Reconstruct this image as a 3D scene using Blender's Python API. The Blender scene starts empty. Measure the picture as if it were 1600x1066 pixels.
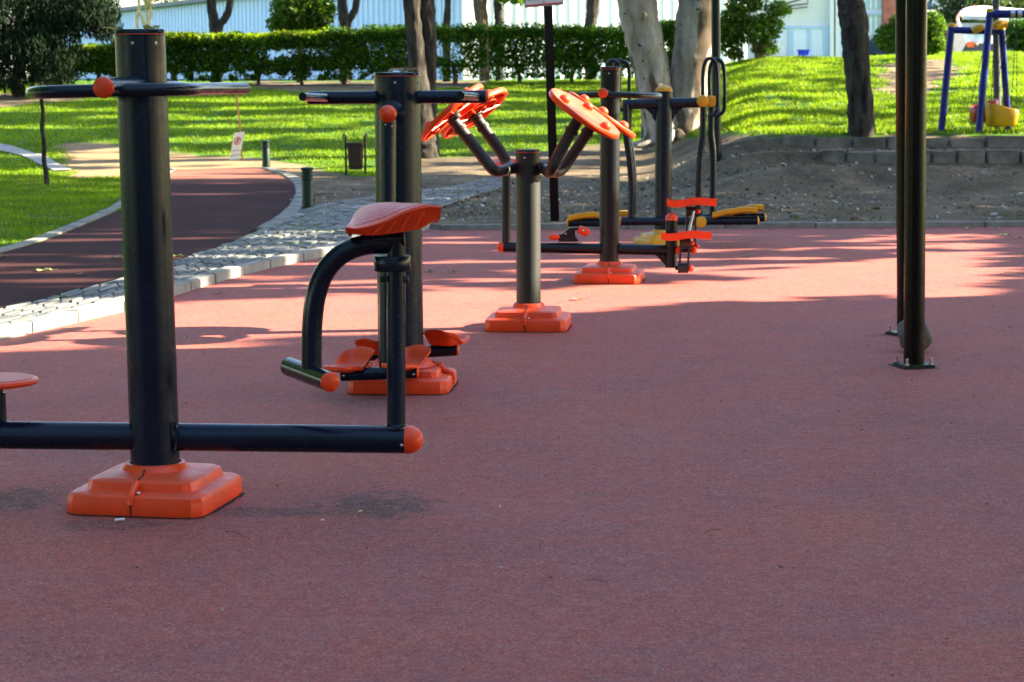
import bpy, bmesh, math, random
import numpy as np
from mathutils import Vector, Matrix, noise as mnoise
R = math.radians
random.seed(7); rng = np.random.default_rng(11)
scn = bpy.context.scene
# ------------------------------------------------------------------ camera
F_PX = 3300.0; EYE = 1.4
TH = math.atan(408/F_PX); RO = -0.006
_F = Vector((0, math.cos(TH), -math.sin(TH)))
_R0 = Vector((1, 0, 0)); _U0 = Vector((0, math.sin(TH), math.cos(TH)))
_R = _R0*math.cos(RO) + _U0*math.sin(RO); _U = -_R0*math.sin(RO) + _U0*math.cos(RO)
cam_d = bpy.data.cameras.new('camera'); cam = bpy.data.objects.new('camera', cam_d)
scn.collection.objects.link(cam); scn.camera = cam
cam_d.sensor_width = 36; cam_d.lens = F_PX/1600*36; cam_d.clip_end = 2000
m = Matrix((_R, _U, -_F)).transposed().to_4x4(); m.translation = (0, 0, EYE); cam.matrix_world = m
cam_d.dof.use_dof = True; cam_d.dof.focus_distance = 8.6; cam_d.dof.aperture_fstop = 9.0
# ------------------------------------------------------------------ light
SUN_AZ = R(7); SUN_EL = R(27)          # azimuth measured from +X towards +Y
w = bpy.data.worlds.new('World'); scn.world = w; w.use_nodes = True
nt = w.node_tree; bg = nt.nodes['Background']
sky = nt.nodes.new('ShaderNodeTexSky'); sky.sky_type = 'NISHITA'; sky.sun_disc = False
sky.sun_elevation = SUN_EL; sky.sun_rotation = R(90) - SUN_AZ
nt.links.new(sky.outputs[0], bg.inputs[0]); bg.inputs[1].default_value = 0.078
sd = bpy.data.lights.new('sun', 'SUN'); sun = bpy.data.objects.new('sun', sd); scn.collection.objects.link(sun)
sd.energy = 5.0; sd.angle = R(0.5); sd.color = (1, .88, .62)
S_DIR = Vector((math.cos(SUN_EL)*math.cos(SUN_AZ), math.cos(SUN_EL)*math.sin(SUN_AZ), math.sin(SUN_EL)))
sun.rotation_euler = S_DIR.to_track_quat('Z', 'Y').to_euler(); sun.location = (20, 0, 20)
scn.view_settings.view_transform = 'Standard'; scn.view_settings.look = 'None'
scn.view_settings.exposure = 2.88; scn.view_settings.gamma = 1.0
# ------------------------------------------------------------------ helpers: photo points to places on the ground / at a depth
def ray(px, py): return _F + _R*((px-800)/F_PX) - _U*((py-533)/F_PX)
def P(px, py, Y):
    d = ray(px, py); t = Y/d.y; return Vector((0, 0, EYE)) + d*t
def G(px, py, z=0.0):
    d = ray(px, py); t = (z-EYE)/d.z; return Vector((0, 0, EYE)) + d*t
def proj(x, y, z):
    z = z-EYE
    a = x*_R.x + y*_R.y + z*_R.z; b = x*_U.x + y*_U.y + z*_U.z; c = x*_F.x + y*_F.y + z*_F.z
    c = np.maximum(c, .05)
    return 800 + F_PX*a/c, 533 - F_PX*b/c
def sstep(a, b, x):
    t = np.clip((x-a)/(b-a), 0, 1); return t*t*(3-2*t)
HL = ([-50, 0, 27, 30, 34, 40, 48, 52, 60, 130, 300], [.04, .04, .04, .1, .3, .8, 1.32, 1.37, 1.42, 1.7, 2.0])
HR = ([-50, 20.4, 24, 25, 25.8, 26.0, 26.9, 27.1, 30, 36, 44], [.03, .03, .127, .317, .335, .5, .5, .665, .75, 1.22, 1.787])
def H(x, y):
    x = np.asarray(x, float); y = np.asarray(y, float)
    a = x/np.maximum(y, 1)*3300 + 800
    wgt = sstep(990, 1200, a)
    hl = np.interp(y, *HL); hr = np.interp(y, *HR)
    k = np.interp(a, [1150, 1300, 1450, 1600], [.0086, .0086, .0112, .0116])
    far = 1.4 + y*(.0088 + (k-.0088)*sstep(44, 58, y))
    hr = np.where(y > 44, far, hr)
    return hl*(1-wgt) + hr*wgt
def T(px, py):
    d = ray(px, py); o = Vector((0, 0, EYE)); prev = 3.0; t = 3.0
    while t < 160:
        p = o + d*t
        if p.z < float(H(p.x, p.y)):
            lo, hi = prev, t
            for _ in range(30):
                md = (lo+hi)/2; q = o + d*md
                if q.z < float(H(q.x, q.y)): hi = md
                else: lo = md
            q = o + d*hi; return Vector((q.x, q.y, float(H(q.x, q.y))))
        prev = t; t += .15
    p = o + d*60; return Vector((p.x, p.y, float(H(p.x, p.y))))
def inpoly(px, py, poly):
    px = np.asarray(px); py = np.asarray(py); c = np.zeros(px.shape, bool); n = len(poly)
    for i in range(n):
        x1, y1 = poly[i]; x2, y2 = poly[(i+1) % n]
        if y1 == y2: continue
        cond = ((y1 > py) != (y2 > py)) & (px < (x2-x1)*(py-y1)/(y2-y1)+x1)
        c ^= cond
    return c
# ------------------------------------------------------------------ mesh builder
def crom(pts, k=6):
    pts = [Vector(p) for p in pts]
    if len(pts) < 3: return pts
    out = []
    ext = [pts[0]*2-pts[1]] + pts + [pts[-1]*2-pts[-2]]
    for i in range(1, len(ext)-2):
        a, b, c, d = ext[i-1:i+3]
        for j in range(k):
            t = j/k
            out.append(.5*((2*b) + (c-a)*t + (2*a-5*b+4*c-d)*t*t + (3*b-a-3*c+d)*t**3))
    out.append(pts[-1]); return out
class MB:
    def __init__(s): s.v = []; s.f = []
    def add(s, vs, fs):
        o = len(s.v); s.v += [tuple(v) for v in vs]; s.f += [tuple(i+o for i in f) for f in fs]; return s
    def tube(s, pts, r, n=18, cap=True, smooth=0, wob=0, seed=0):
        if smooth: pts = crom(pts, smooth)
        pts = [Vector(p) for p in pts]; N = len(pts)
        rs = [r]*N if not hasattr(r, '__len__') else list(np.interp(np.linspace(0, 1, N), np.linspace(0, 1, len(r)), r))
        tg = [(pts[min(i+1, N-1)]-pts[max(i-1, 0)]).normalized() for i in range(N)]
        up = Vector((0, 0, 1)) if abs(tg[0].z) < .9 else Vector((0, 1, 0))
        nx = tg[0].cross(up).normalized(); vs = []; fs = []
        for i in range(N):
            if i:
                q = tg[i-1].rotation_difference(tg[i]); nx = (q @ nx).normalized()
            ny = tg[i].cross(nx)
            for j in range(n):
                an = 2*math.pi*j/n; rr = rs[i]
                if wob: rr *= 1 + wob*mnoise.noise(Vector((math.cos(an)*1.6+seed, math.sin(an)*1.6, i*.55+seed)))
                vs.append(pts[i] + nx*math.cos(an)*rr + ny*math.sin(an)*rr)
        for i in range(N-1):
            for j in range(n):
                a = i*n+j; b = i*n+(j+1) % n; fs.append((a, b, b+n, a+n))
        if cap:
            fs.append(tuple(range(n-1, -1, -1))); fs.append(tuple((N-1)*n+j for j in range(n)))
        return s.add(vs, fs)
    def lathe(s, c, axis, prof, n=28):
        c = Vector(c); az = Vector(axis).normalized()
        ax = az.cross(Vector((0, 0, 1)) if abs(az.z) < .9 else Vector((1, 0, 0))).normalized(); ay = az.cross(ax)
        vs = []; fs = []
        for (r, h) in prof:
            for j in range(n):
                an = 2*math.pi*j/n; vs.append(c + az*h + (ax*math.cos(an)+ay*math.sin(an))*max(r, 1e-4))
        for i in range(len(prof)-1):
            for j in range(n):
                a = i*n+j; b = i*n+(j+1) % n; fs.append((a, b, b+n, a+n))
        fs.append(tuple(range(n-1, -1, -1))); fs.append(tuple((len(prof)-1)*n+j for j in range(n)))
        return s.add(vs, fs)
    def dome(s, c, axis, r, h, base=0.0, n=28):
        pr = [(r, -base)] if base else []
        pr += [(r*math.cos(t), h*math.sin(t)) for t in np.linspace(0, math.pi/2, 8)]
        return s.lathe(c, axis, pr, n)
    def ball(s, c, r, sc=(1, 1, 1), n=20, wob=0, seed=0):
        vs = []; fs = []; M = n//2
        for i in range(M+1):
            ph = math.pi*i/M
            for j in range(n):
                an = 2*math.pi*j/n
                d = Vector((math.sin(ph)*math.cos(an), math.sin(ph)*math.sin(an), math.cos(ph)))
                k = 1 + (wob*mnoise.noise(d*1.3+Vector((seed, seed, 0))) if wob else 0)
                vs.append(Vector(c) + Vector((d.x*sc[0], d.y*sc[1], d.z*sc[2]))*r*k)
        for i in range(M):
            for j in range(n):
                a = i*n+j; b = i*n+(j+1) % n; fs.append((a, a+n, b+n, b))
        return s.add(vs, fs)
    def box(s, c, size, rot=0.0, bev=0.0, mat=None):
        bm = bmesh.new(); bmesh.ops.create_cube(bm, size=1)
        for v in bm.verts: v.co = Vector((v.co.x*size[0], v.co.y*size[1], v.co.z*size[2]))
        if bev: bmesh.ops.bevel(bm, geom=bm.edges[:], offset=bev, segments=2, affect='EDGES')
        M = mat if mat is not None else Matrix.Rotation(rot, 3, 'Z')
        bm.verts.index_update()
        vs = [Vector(c) + M @ v.co for v in bm.verts]; fs = [tuple(v.index for v in f.verts) for f in bm.faces]
        bm.free(); return s.add(vs, fs)
    def bar(s, a, b, wd, th, bev=0.0):
        a = Vector(a); b = Vector(b); d = (b-a); L = d.length; d.normalize()
        sx = d.cross(Vector((0, 1, 0)) if abs(d.y) < .9 else Vector((0, 0, 1))).normalized(); sy = d.cross(sx)
        M = Matrix((sx, sy, d)).transposed()
        return s.box((a+b)/2, (wd, th, L), bev=bev, mat=M)
    def grid(s, rows, thick=None):
        n = len(rows); k = len(rows[0]); vs = [p for r in rows for p in r]; fs = []
        for i in range(n-1):
            for j in range(k-1):
                a = i*k+j; fs.append((a, a+1, a+k+1, a+k))
        if thick is not None:
            t = Vector(thick); o = len(vs); vs += [Vector(p)+t for p in vs]
            fs += [tuple(o+i for i in reversed(f)) for f in fs[:]]
            edge = [i for i in range(k)] + [i*k+k-1 for i in range(1, n)] + [(n-1)*k+j for j in range(k-2, -1, -1)] + [i*k for i in range(n-2, 0, -1)]
            for i in range(len(edge)):
                a = edge[i]; b = edge[(i+1) % len(edge)]; fs.append((b, a, a+o, b+o))
        return s.add(vs, fs)
    def prism(s, pts, t):
        pts = [Vector(p) for p in pts]; n = len(pts); t = Vector(t)
        return s.add(pts + [p+t for p in pts], [tuple(range(n))[::-1], tuple(range(n, 2*n))] + [(i, (i+1) % n, n+(i+1) % n, n+i) for i in range(n)])
def mesh_obj(name, mb, mat, parent=None, base=(0, 0, 0), sharp=38):
    me = bpy.data.meshes.new(name); b = Vector(base)
    me.from_pydata([tuple(Vector(v)-b) for v in mb.v], [], mb.f); me.update()
    bm = bmesh.new(); bm.from_mesh(me); bmesh.ops.recalc_face_normals(bm, faces=bm.faces[:]); bm.to_mesh(me); bm.free()
    me.polygons.foreach_set('use_smooth', [True]*len(me.polygons))
    me.set_sharp_from_angle(angle=R(sharp)); me.materials.append(mat)
    o = bpy.data.objects.new(name, me); scn.collection.objects.link(o)
    if parent: o.parent = parent
    else: o.location = b
    return o
def tag(o, label, cat, group=None):
    o['label'] = label; o['category'] = cat
    if group: o['group'] = group
    return o
def struct(name, mb, mat, kind='structure', sharp=38):
    o = mesh_obj(name, mb, mat, sharp=sharp); o['kind'] = kind; return o
class Thing:
    def __init__(s, name, label, cat, base, group=None):
        s.base = Vector(base); s.o = bpy.data.objects.new(name, None); s.o.empty_display_size = .1
        scn.collection.objects.link(s.o); s.o.location = s.base; tag(s.o, label, cat, group)
    def part(s, name, mb, mat, parent=None, label=None, sharp=38):
        o = mesh_obj(name, mb, mat, parent or s.o, s.base, sharp)
        if label: o['label'] = label
        return o
    def quads(s, name, c, ax, ay, mat, parent=None):
        o = quad_obj(name, c, ax, ay, mat, s.base); o.parent = parent or s.o; o.location = (0, 0, 0); return o
def single(name, mb, mat, label, cat, base, group=None, sharp=38):
    return tag(mesh_obj(name, mb, mat, None, base, sharp), label, cat, group)
def copy_tree(o, parent=None):
    c = o.copy(); scn.collection.objects.link(c)
    if parent: c.parent = parent; c.matrix_parent_inverse = o.matrix_parent_inverse.copy()
    for ch in list(o.children): copy_tree(ch, c)
    return c
def quad_obj(name, c, ax, ay, mat, base=(0, 0, 0), tri=False):
    """many small leaf faces in one mesh: centre c, half axes ax, ay (n,3)"""
    c = c-np.array(base); n = len(c)
    if tri: V = np.stack([c-ax, c+ax, c+ay], 1); k = 3
    else: V = np.stack([c-ay, c+ax*.9-ay*.05, c+ay, c-ax*.9+ay*.05], 1); k = 4
    me = bpy.data.meshes.new(name); me.vertices.add(n*k); me.vertices.foreach_set('co', V.reshape(-1))
    me.loops.add(n*k); me.loops.foreach_set('vertex_index', np.arange(n*k)); me.polygons.add(n)
    me.polygons.foreach_set('loop_start', np.arange(n)*k); me.update(); me.validate()
    me.materials.append(mat); o = bpy.data.objects.new(name, me); scn.collection.objects.link(o); o.location = base
    return o
def rand_axes(n, size, asp=.5, droop=None):
    d = rng.normal(size=(n, 3))
    if droop is not None: d = d*(1-abs(droop)) + np.array([0, 0, -1.0])*droop*1.4
    d /= np.linalg.norm(d, axis=1)[:, None]
    e = rng.normal(size=(n, 3)); e -= (e*d).sum(1)[:, None]*d; e /= np.linalg.norm(e, axis=1)[:, None]
    L = size*rng.uniform(.7, 1.3, n)[:, None]
    return e*L*asp/2, d*L/2
def in_blobs(blobs, n, hollow=.55):
    """points in ellipsoids (centre, radii), more of them near the skin"""
    w_ = np.array([b[1][0]*b[1][1]*b[1][2] for b in blobs])**.8; w_ /= w_.sum(); out = []
    cnt = rng.multinomial(n, w_)
    for (c, r), k in zip(blobs, cnt):
        d = rng.normal(size=(k, 3)); d /= np.linalg.norm(d, axis=1)[:, None]
        q = hollow + (1-hollow)*rng.random(k)**.7
        q *= 1 + .18*np.array([mnoise.noise(Vector(v)*2.7+Vector(c)) for v in d])
        out.append(np.array(c) + d*q[:, None]*np.array(r))
    return np.concatenate(out)
# ------------------------------------------------------------------ materials
def newmat(name):
    mt = bpy.data.materials.new(name); mt.use_nodes = True; t = mt.node_tree
    return mt, t, t.nodes['Principled BSDF'], t.nodes, t.links
def nz(N, L, co, scale, detail=4, rough=.55, stretch=None):
    n = N.new('ShaderNodeTexNoise'); n.inputs['Scale'].default_value = scale; n.inputs['Detail'].default_value = detail; n.inputs['Roughness'].default_value = rough
    if stretch:
        mp = N.new('ShaderNodeMapping'); mp.inputs['Scale'].default_value = stretch; L.new(co, mp.inputs[0]); co = mp.outputs[0]
    L.new(co, n.inputs['Vector']); return n.outputs[0]
def ramp(N, L, fac, stops):
    r = N.new('ShaderNodeValToRGB'); e = r.color_ramp.elements
    while len(e) < len(stops): e.new(.5)
    for i, (p, c) in enumerate(stops): e[i].position = p; e[i].color = (*c, 1) if len(c) == 3 else c
    L.new(fac, r.inputs[0]); return r.outputs[0]
def mix(N, L, fac, a, b, mode='MIX'):
    m_ = N.new('ShaderNodeMixRGB'); m_.blend_type = mode
    for i, x in ((0, fac), (1, a), (2, b)):
        if isinstance(x, (int, float)): m_.inputs[i].default_value = x
        elif isinstance(x, tuple): m_.inputs[i].default_value = (*x, 1)
        else: L.new(x, m_.inputs[i])
    return m_.outputs[0]
def mrange(N, L, x, a, b, c=0., d=1.):
    r = N.new('ShaderNodeMapRange'); L.new(x, r.inputs[0])
    for i, q in enumerate((a, b, c, d)): r.inputs[i+1].default_value = q
    return r.outputs[0]
def bump(N, L, B, h, st, dist):
    b = N.new('ShaderNodeBump'); b.inputs['Strength'].default_value = st; b.inputs['Distance'].default_value = dist
    L.new(h, b.inputs['Height']); L.new(b.outputs[0], B.inputs['Normal'])
def coord(N, kind='Object'):
    return N.new('ShaderNodeTexCoord').outputs[kind]
def world_pos(N): return N.new('ShaderNodeNewGeometry').outputs['Position']
def m_simple(name, col, rough=.5, var=.25, scale=6., bmp=0., bscale=60., metal=0., dirt=None, coat=0.):
    mt, t, B, N, L = newmat(name); co = world_pos(N)
    n = nz(N, L, co, scale, 5)
    dk = tuple(c*(1-var) for c in col); lt = tuple(min(1, c*(1+var)) for c in col)
    c = ramp(N, L, n, [(.3, dk), (.7, lt)])
    if dirt:
        n2 = nz(N, L, co, 2.3, 6, .65); c = mix(N, L, mrange(N, L, n2, .5, .75, 0, dirt[1]), c, dirt[0])
    L.new(c, B.inputs['Base Color']); B.inputs['Metallic'].default_value = metal
    L.new(mrange(N, L, nz(N, L, co, scale*4, 4), .3, .7, max(.03, rough-.08), rough+.1), B.inputs['Roughness'])
    if coat: B.inputs['Coat Weight'].default_value = coat; B.inputs['Coat Roughness'].default_value = .15
    if bmp: bump(N, L, B, nz(N, L, co, bscale, 4), bmp, .01)
    return mt
def m_paint(name, col, rough, spec=.3):
    mt, t, B, N, L = newmat(name); co = world_pos(N)
    c = ramp(N, L, nz(N, L, co, 3, 6), [(.3, tuple(x*.8 for x in col)), (.7, tuple(x*1.25 for x in col))])
    chips = nz(N, L, co, 75, 3, .7); c = mix(N, L, mrange(N, L, chips, .755, .775), c, (.35, .36, .36))
    dust = nz(N, L, co, 9, 7, .7, (1, 1, .25)); c = mix(N, L, mrange(N, L, dust, .55, .85, 0, .012), c, (.3, .26, .22))
    L.new(c, B.inputs['Base Color'])
    L.new(mrange(N, L, nz(N, L, co, 14, 6, .7), .3, .75, rough-.04, rough+.07), B.inputs['Roughness'])
    B.inputs['Specular IOR Level'].default_value = spec
    bump(N, L, B, nz(N, L, co, 220, 2), .012, .002)
    return mt
def m_leaf(name, a, b, trans=.45, rough=.5, third=None):
    mt, t, B, N, L = newmat(name); out = N['Material Output']
    g = N.new('ShaderNodeNewGeometry'); st = [(0., a), (1., b)]
    if third: st = [(0., a), (.8, b), (1., third)]
    c = ramp(N, L, g.outputs['Random Per Island'], st)
    c = mix(N, L, mrange(N, L, nz(N, L, g.outputs['Position'], .9, 3), .35, .65), mix(N, L, .45, c, (0, 0, 0)), c)
    L.new(c, B.inputs['Base Color']); B.inputs['Roughness'].default_value = rough; B.inputs['Specular IOR Level'].default_value = .25
    tr = N.new('ShaderNodeBsdfTranslucent'); L.new(mix(N, L, 1., c, (1.0, 1.0, .45), 'MULTIPLY'), tr.inputs[0])
    ms = N.new('ShaderNodeMixShader'); ms.inputs[0].default_value = trans
    L.new(B.outputs[0], ms.inputs[1]); L.new(tr.outputs[0], ms.inputs[2]); L.new(ms.outputs[0], out.inputs[0]); return mt
def m_bark(name, a, b, vs=14, crack=.9, patch=None):
    mt, t, B, N, L = newmat(name); co = world_pos(N)
    n = nz(N, L, co, vs, 6, .65, (1, 1, .22)); n2 = nz(N, L, co, vs*3, 4, .6, (1, 1, .4))
    c = ramp(N, L, n, [(.36, a), (.62, b)]); c = mix(N, L, mrange(N, L, n2, .3, .7, 0, .4), c, a)
    if patch:
        n3 = nz(N, L, co, 2.2, 3, .5, (1, 1, .3)); c = mix(N, L, mrange(N, L, n3, .57, .6), c, patch)
        n4 = nz(N, L, co, 11, 2, .5, (1, 1, 1.2)); c = mix(N, L, mrange(N, L, n4, .68, .71), c, (.02, .017, .014))
    L.new(c, B.inputs['Base Color']); B.inputs['Roughness'].default_value = .9; B.inputs['Specular IOR Level'].default_value = .2
    bump(N, L, B, n, crack, .06); return mt
NAVY = m_paint('navy_paint', (.0014, .0085, .022), .25, .30)
NAVY2 = m_paint('charcoal_paint', (.004, .0065, .011), .34, .3)
NAVY3 = m_paint('chalky_charcoal_paint', (.008, .009, .010), .5, .45)
NAVY3.node_tree.nodes['Principled BSDF'].inputs['Coat Weight'].default_value = .2; NAVY3.node_tree.nodes['Principled BSDF'].inputs['Coat Roughness'].default_value = .5
BROWNPOST = m_paint('dark_post_paint', (.0025, .002, .002), .25, .22)
def m_plastic(name, col, dust, rough=.36):
    mt, t, B, N, L = newmat(name); g = N.new('ShaderNodeNewGeometry'); co = g.outputs['Position']
    c = ramp(N, L, nz(N, L, co, 6, 6, .65), [(.3, tuple(x*.82 for x in col)), (.7, tuple(min(1, x*1.12) for x in col))])
    sx = N.new('ShaderNodeSeparateXYZ'); L.new(g.outputs['Normal'], sx.inputs[0])
    up = N.new('ShaderNodeMath'); up.operation = 'MULTIPLY'; L.new(mrange(N, L, sx.outputs[2], .3, .95), up.inputs[0]); L.new(mrange(N, L, nz(N, L, co, 11, 7, .7), .32, .7, .0, .55), up.inputs[1])
    c = mix(N, L, up.outputs[0], c, dust)
    gr = nz(N, L, co, 28, 7, .75); c = mix(N, L, mrange(N, L, gr, .60, .72, 0, .55), c, tuple(x*.35+.02 for x in col))
    sc_ = nz(N, L, co, 60, 3, .6, (1, .12, .5)); c = mix(N, L, mrange(N, L, sc_, .68, .72, 0, .4), c, dust)
    L.new(c, B.inputs['Base Color']); B.inputs['Specular IOR Level'].default_value = .4
    L.new(mrange(N, L, nz(N, L, co, 18, 6, .7), .3, .7, rough-.06, rough+.18), B.inputs['Roughness'])
    bump(N, L, B, nz(N, L, co, 130, 4), .06, .004); return mt
ORANGE = m_plastic('orange_plastic', (.79, .054, .005), (.62, .17, .09))
SEATPAD = m_simple('orange_pebbled', (.80, .10, .03), .3, .1, 7)
YELLOW = m_plastic('yellow_plastic', (.66, .33, .008), (.55, .42, .2))
STEEL = m_simple('steel', (.5, .5, .5), .3, .2, 20, metal=1)
RUBBER = m_simple('black_rubber', (.012, .012, .012), .55, .3, 20)
BLACK = m_simple('black_gap', (.006, .005, .005), .9, .3, 20)
BLUE = m_paint('blue_paint', (.002, .012, .17), .35)
GREENP = m_paint('green_paint', (.004, .022, .013), .4)
CONCRETE = m_simple('concrete', (.29, .28, .26), .9, .22, 9, .3, 70, dirt=((.2, .19, .17), .6))
KERBDARK = m_simple('old_concrete', (.22, .215, .20), .92, .3, 7, .4, 50, dirt=((.1, .09, .08), .6))
WALLST = m_simple('wall_stone', (.165, .15, .13), .93, .45, 5, .8, 30, dirt=((.045, .038, .03), .9))
ROCK = m_simple('rock', (.12, .115, .105), .9, .4, 9, .7, 35)
WHITE = m_simple('white_paint', (.75, .75, .74), .5, .06, 4)
CREAM = m_simple('cream_wall', (.74, .71, .66), .7, .06, 1.5)
REDM = m_simple('red_mark', (.65, .02, .02), .5, .1, 8)
INK = m_simple('ink', (.02, .02, .03), .6, .1, 8)
WOOD = m_simple('bin_wood', (.07, .04, .02), .6, .3, 12)
BARK = m_bark('pine_bark', (.012, .010, .009), (.085, .072, .062), 11, 1.0)
BARKL = m_bark('thin_bark', (.06, .04, .025), (.26, .19, .12), 20, .5)
EUCA = m_bark('eucalyptus_bark', (.20, .17, .14), (.46, .42, .36), 5, .25, patch=(.10, .075, .055))
HEDGEM = m_leaf('hedge_leaf', (.016, .062, .004), (.08, .205, .008), .5, third=(.34, .44, .015))
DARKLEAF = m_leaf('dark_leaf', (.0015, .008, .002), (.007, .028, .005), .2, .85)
BRIGHT = m_leaf('bright_leaf', (.05, .13, .012), (.17, .30, .025), .5)
SHRUBM = m_leaf('shrub_leaf', (.02, .075, .010), (.10, .22, .02), .45)
SUNLEAF = m_leaf('sunlit_leaf', (.20, .34, .01), (.48, .56, .02), .5)  # leaf colour brightened to carry sunlight on the hedge tops
DRYM = m_leaf('dry_leaf', (.20, .12, .04), (.42, .32, .12), .3)
GRASSM = m_leaf('grass_blade', (.085, .22, .002), (.34, .50, .004), .5, third=(.50, .50, .06))
FARLEAF = m_leaf('far_leaf', (.04, .075, .03), (.10, .15, .06), .35)
# court
def m_court():
    mt, t, B, N, L = newmat('court_rubber'); co = world_pos(N)
    big = nz(N, L, co, .9, 6, .62); c = ramp(N, L, big, [(.32, (.30, .070, .062)), (.5, (.41, .082, .066)), (.68, (.47, .090, .056))])
    dust = nz(N, L, co, 2.3, 7, .68); c = mix(N, L, mrange(N, L, dust, .46, .74, 0, .6), c, (.37, .13, .12))
    st = nz(N, L, co, 1.4, 6, .7, (1, 2.2, 1)); c = mix(N, L, mrange(N, L, st, .58, .72, 0, .55), c, (.15, .07, .065))
    wr = nz(N, L, co, .55, 5, .6); c = mix(N, L, mrange(N, L, wr, .60, .70, 0, .7), c, (.45, .105, .06))
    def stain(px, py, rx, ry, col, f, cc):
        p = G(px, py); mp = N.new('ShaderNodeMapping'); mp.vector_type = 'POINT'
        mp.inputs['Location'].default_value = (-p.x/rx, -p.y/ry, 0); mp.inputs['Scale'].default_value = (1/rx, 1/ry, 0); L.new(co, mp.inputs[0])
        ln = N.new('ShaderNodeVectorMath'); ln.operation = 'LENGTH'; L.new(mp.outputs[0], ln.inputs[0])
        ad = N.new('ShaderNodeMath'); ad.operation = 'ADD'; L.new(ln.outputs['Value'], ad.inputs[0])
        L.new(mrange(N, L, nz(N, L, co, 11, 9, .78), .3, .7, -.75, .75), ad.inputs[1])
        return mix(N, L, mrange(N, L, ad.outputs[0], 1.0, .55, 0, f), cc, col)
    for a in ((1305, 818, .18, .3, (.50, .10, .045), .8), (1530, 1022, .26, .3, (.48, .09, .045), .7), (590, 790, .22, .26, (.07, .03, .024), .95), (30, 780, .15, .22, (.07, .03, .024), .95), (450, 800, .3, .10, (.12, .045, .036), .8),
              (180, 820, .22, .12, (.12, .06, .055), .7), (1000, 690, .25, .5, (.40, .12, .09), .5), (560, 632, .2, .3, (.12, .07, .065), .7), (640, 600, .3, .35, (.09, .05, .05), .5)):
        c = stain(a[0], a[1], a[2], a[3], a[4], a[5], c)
    vo = N.new('ShaderNodeTexVoronoi'); vo.inputs['Scale'].default_value = 190; L.new(co, vo.inputs['Vector'])
    sp = N.new('ShaderNodeSeparateColor'); L.new(vo.outputs['Color'], sp.inputs[0])
    c = mix(N, L, mrange(N, L, sp.outputs[0], .1, 1, 0, .85), c, mix(N, L, .6, c, (.07, .03, .03)))
    vb = N.new('ShaderNodeTexVoronoi'); vb.inputs['Scale'].default_value = 95; L.new(co, vb.inputs['Vector']); sb2 = N.new('ShaderNodeSeparateColor'); L.new(vb.outputs['Color'], sb2.inputs[0])
    c = mix(N, L, mrange(N, L, sb2.outputs[0], .45, 1, 0, .45), c, (.17, .055, .05)); c = mix(N, L, mrange(N, L, nz(N, L, co, 14, 6, .75), .45, .75, 0, .5), c, (.47, .15, .105))
    c = mix(N, L, mrange(N, L, sp.outputs[1], .8, .86, 0, .3), c, (.5, .34, .3))
    c = mix(N, L, mrange(N, L, sp.outputs[2], .95, .96, 0, .6), c, (.03, .02, .02))
    mo = nz(N, L, co, 3.2, 8, .72); c = mix(N, L, mrange(N, L, mo, .53, .70, 0, .5), c, (.40, .082, .05)); mo2 = nz(N, L, co, 4.1, 8, .74, (1, .8, 1.3)); c = mix(N, L, mrange(N, L, mo2, .53, .70, 0, .6), c, (.235, .085, .098))
    mo3 = nz(N, L, co, 26, 6, .75); c = mix(N, L, mrange(N, L, mo3, .52, .68, 0, .55), c, (.15, .050, .050)); c = mix(N, L, mrange(N, L, nz(N, L, co, 33, 6, .75), .55, .70, 0, .5), c, (.52, .20, .16))
    L.new(c, B.inputs['Base Color']); B.inputs['Roughness'].default_value = .8; B.inputs['Specular IOR Level'].default_value = .28
    bump(N, L, B, nz(N, L, co, 140, 3, .6), .6, .006); return mt
COURT = m_court()
def m_path():
    mt, t, B, N, L = newmat('path_rubber'); co = world_pos(N)
    c = ramp(N, L, nz(N, L, co, 1.2, 6, .65), [(.3, (.036, .013, .014)), (.7, (.066, .021, .021))])
    c = mix(N, L, mrange(N, L, nz(N, L, co, 150, 2), .5, .7, 0, .4), c, (.07, .04, .042))
    c = mix(N, L, mrange(N, L, nz(N, L, co, .6, 4), .5, .75, 0, .35), c, (.065, .036, .034))
    yp = N.new('ShaderNodeSeparateXYZ'); L.new(co, yp.inputs[0])
    c = mix(N, L, mrange(N, L, yp.outputs[1], 27.5, 29.5, 0, .55), c, (.42, .17, .12))  # sunlight on the far end painted in as a lighter red
    L.new(c, B.inputs['Base Color']); B.inputs['Roughness'].default_value = .9; B.inputs['Specular IOR Level'].default_value = .08; bump(N, L, B, nz(N, L, co, 120, 3), .5, .006); return mt
PATHM = m_path()
def m_slab():
    mt, t, B, N, L = newmat('paving_stone'); co = world_pos(N); g = N.new('ShaderNodeNewGeometry')
    c = ramp(N, L, g.outputs['Random Per Island'], [(0, (.075, .082, .088)), (.5, (.135, .142, .145)), (.85, (.20, .20, .19)), (1, (.30, .29, .27))])
    c = mix(N, L, mrange(N, L, nz(N, L, co, 8, 6, .7), .35, .7, 0, .5), c, (.10, .10, .095))
    L.new(c, B.inputs['Base Color']); B.inputs['Roughness'].default_value = .7; bump(N, L, B, nz(N, L, co, 18, 6, .7), .7, .02); return mt
SLAB = m_slab()
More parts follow.
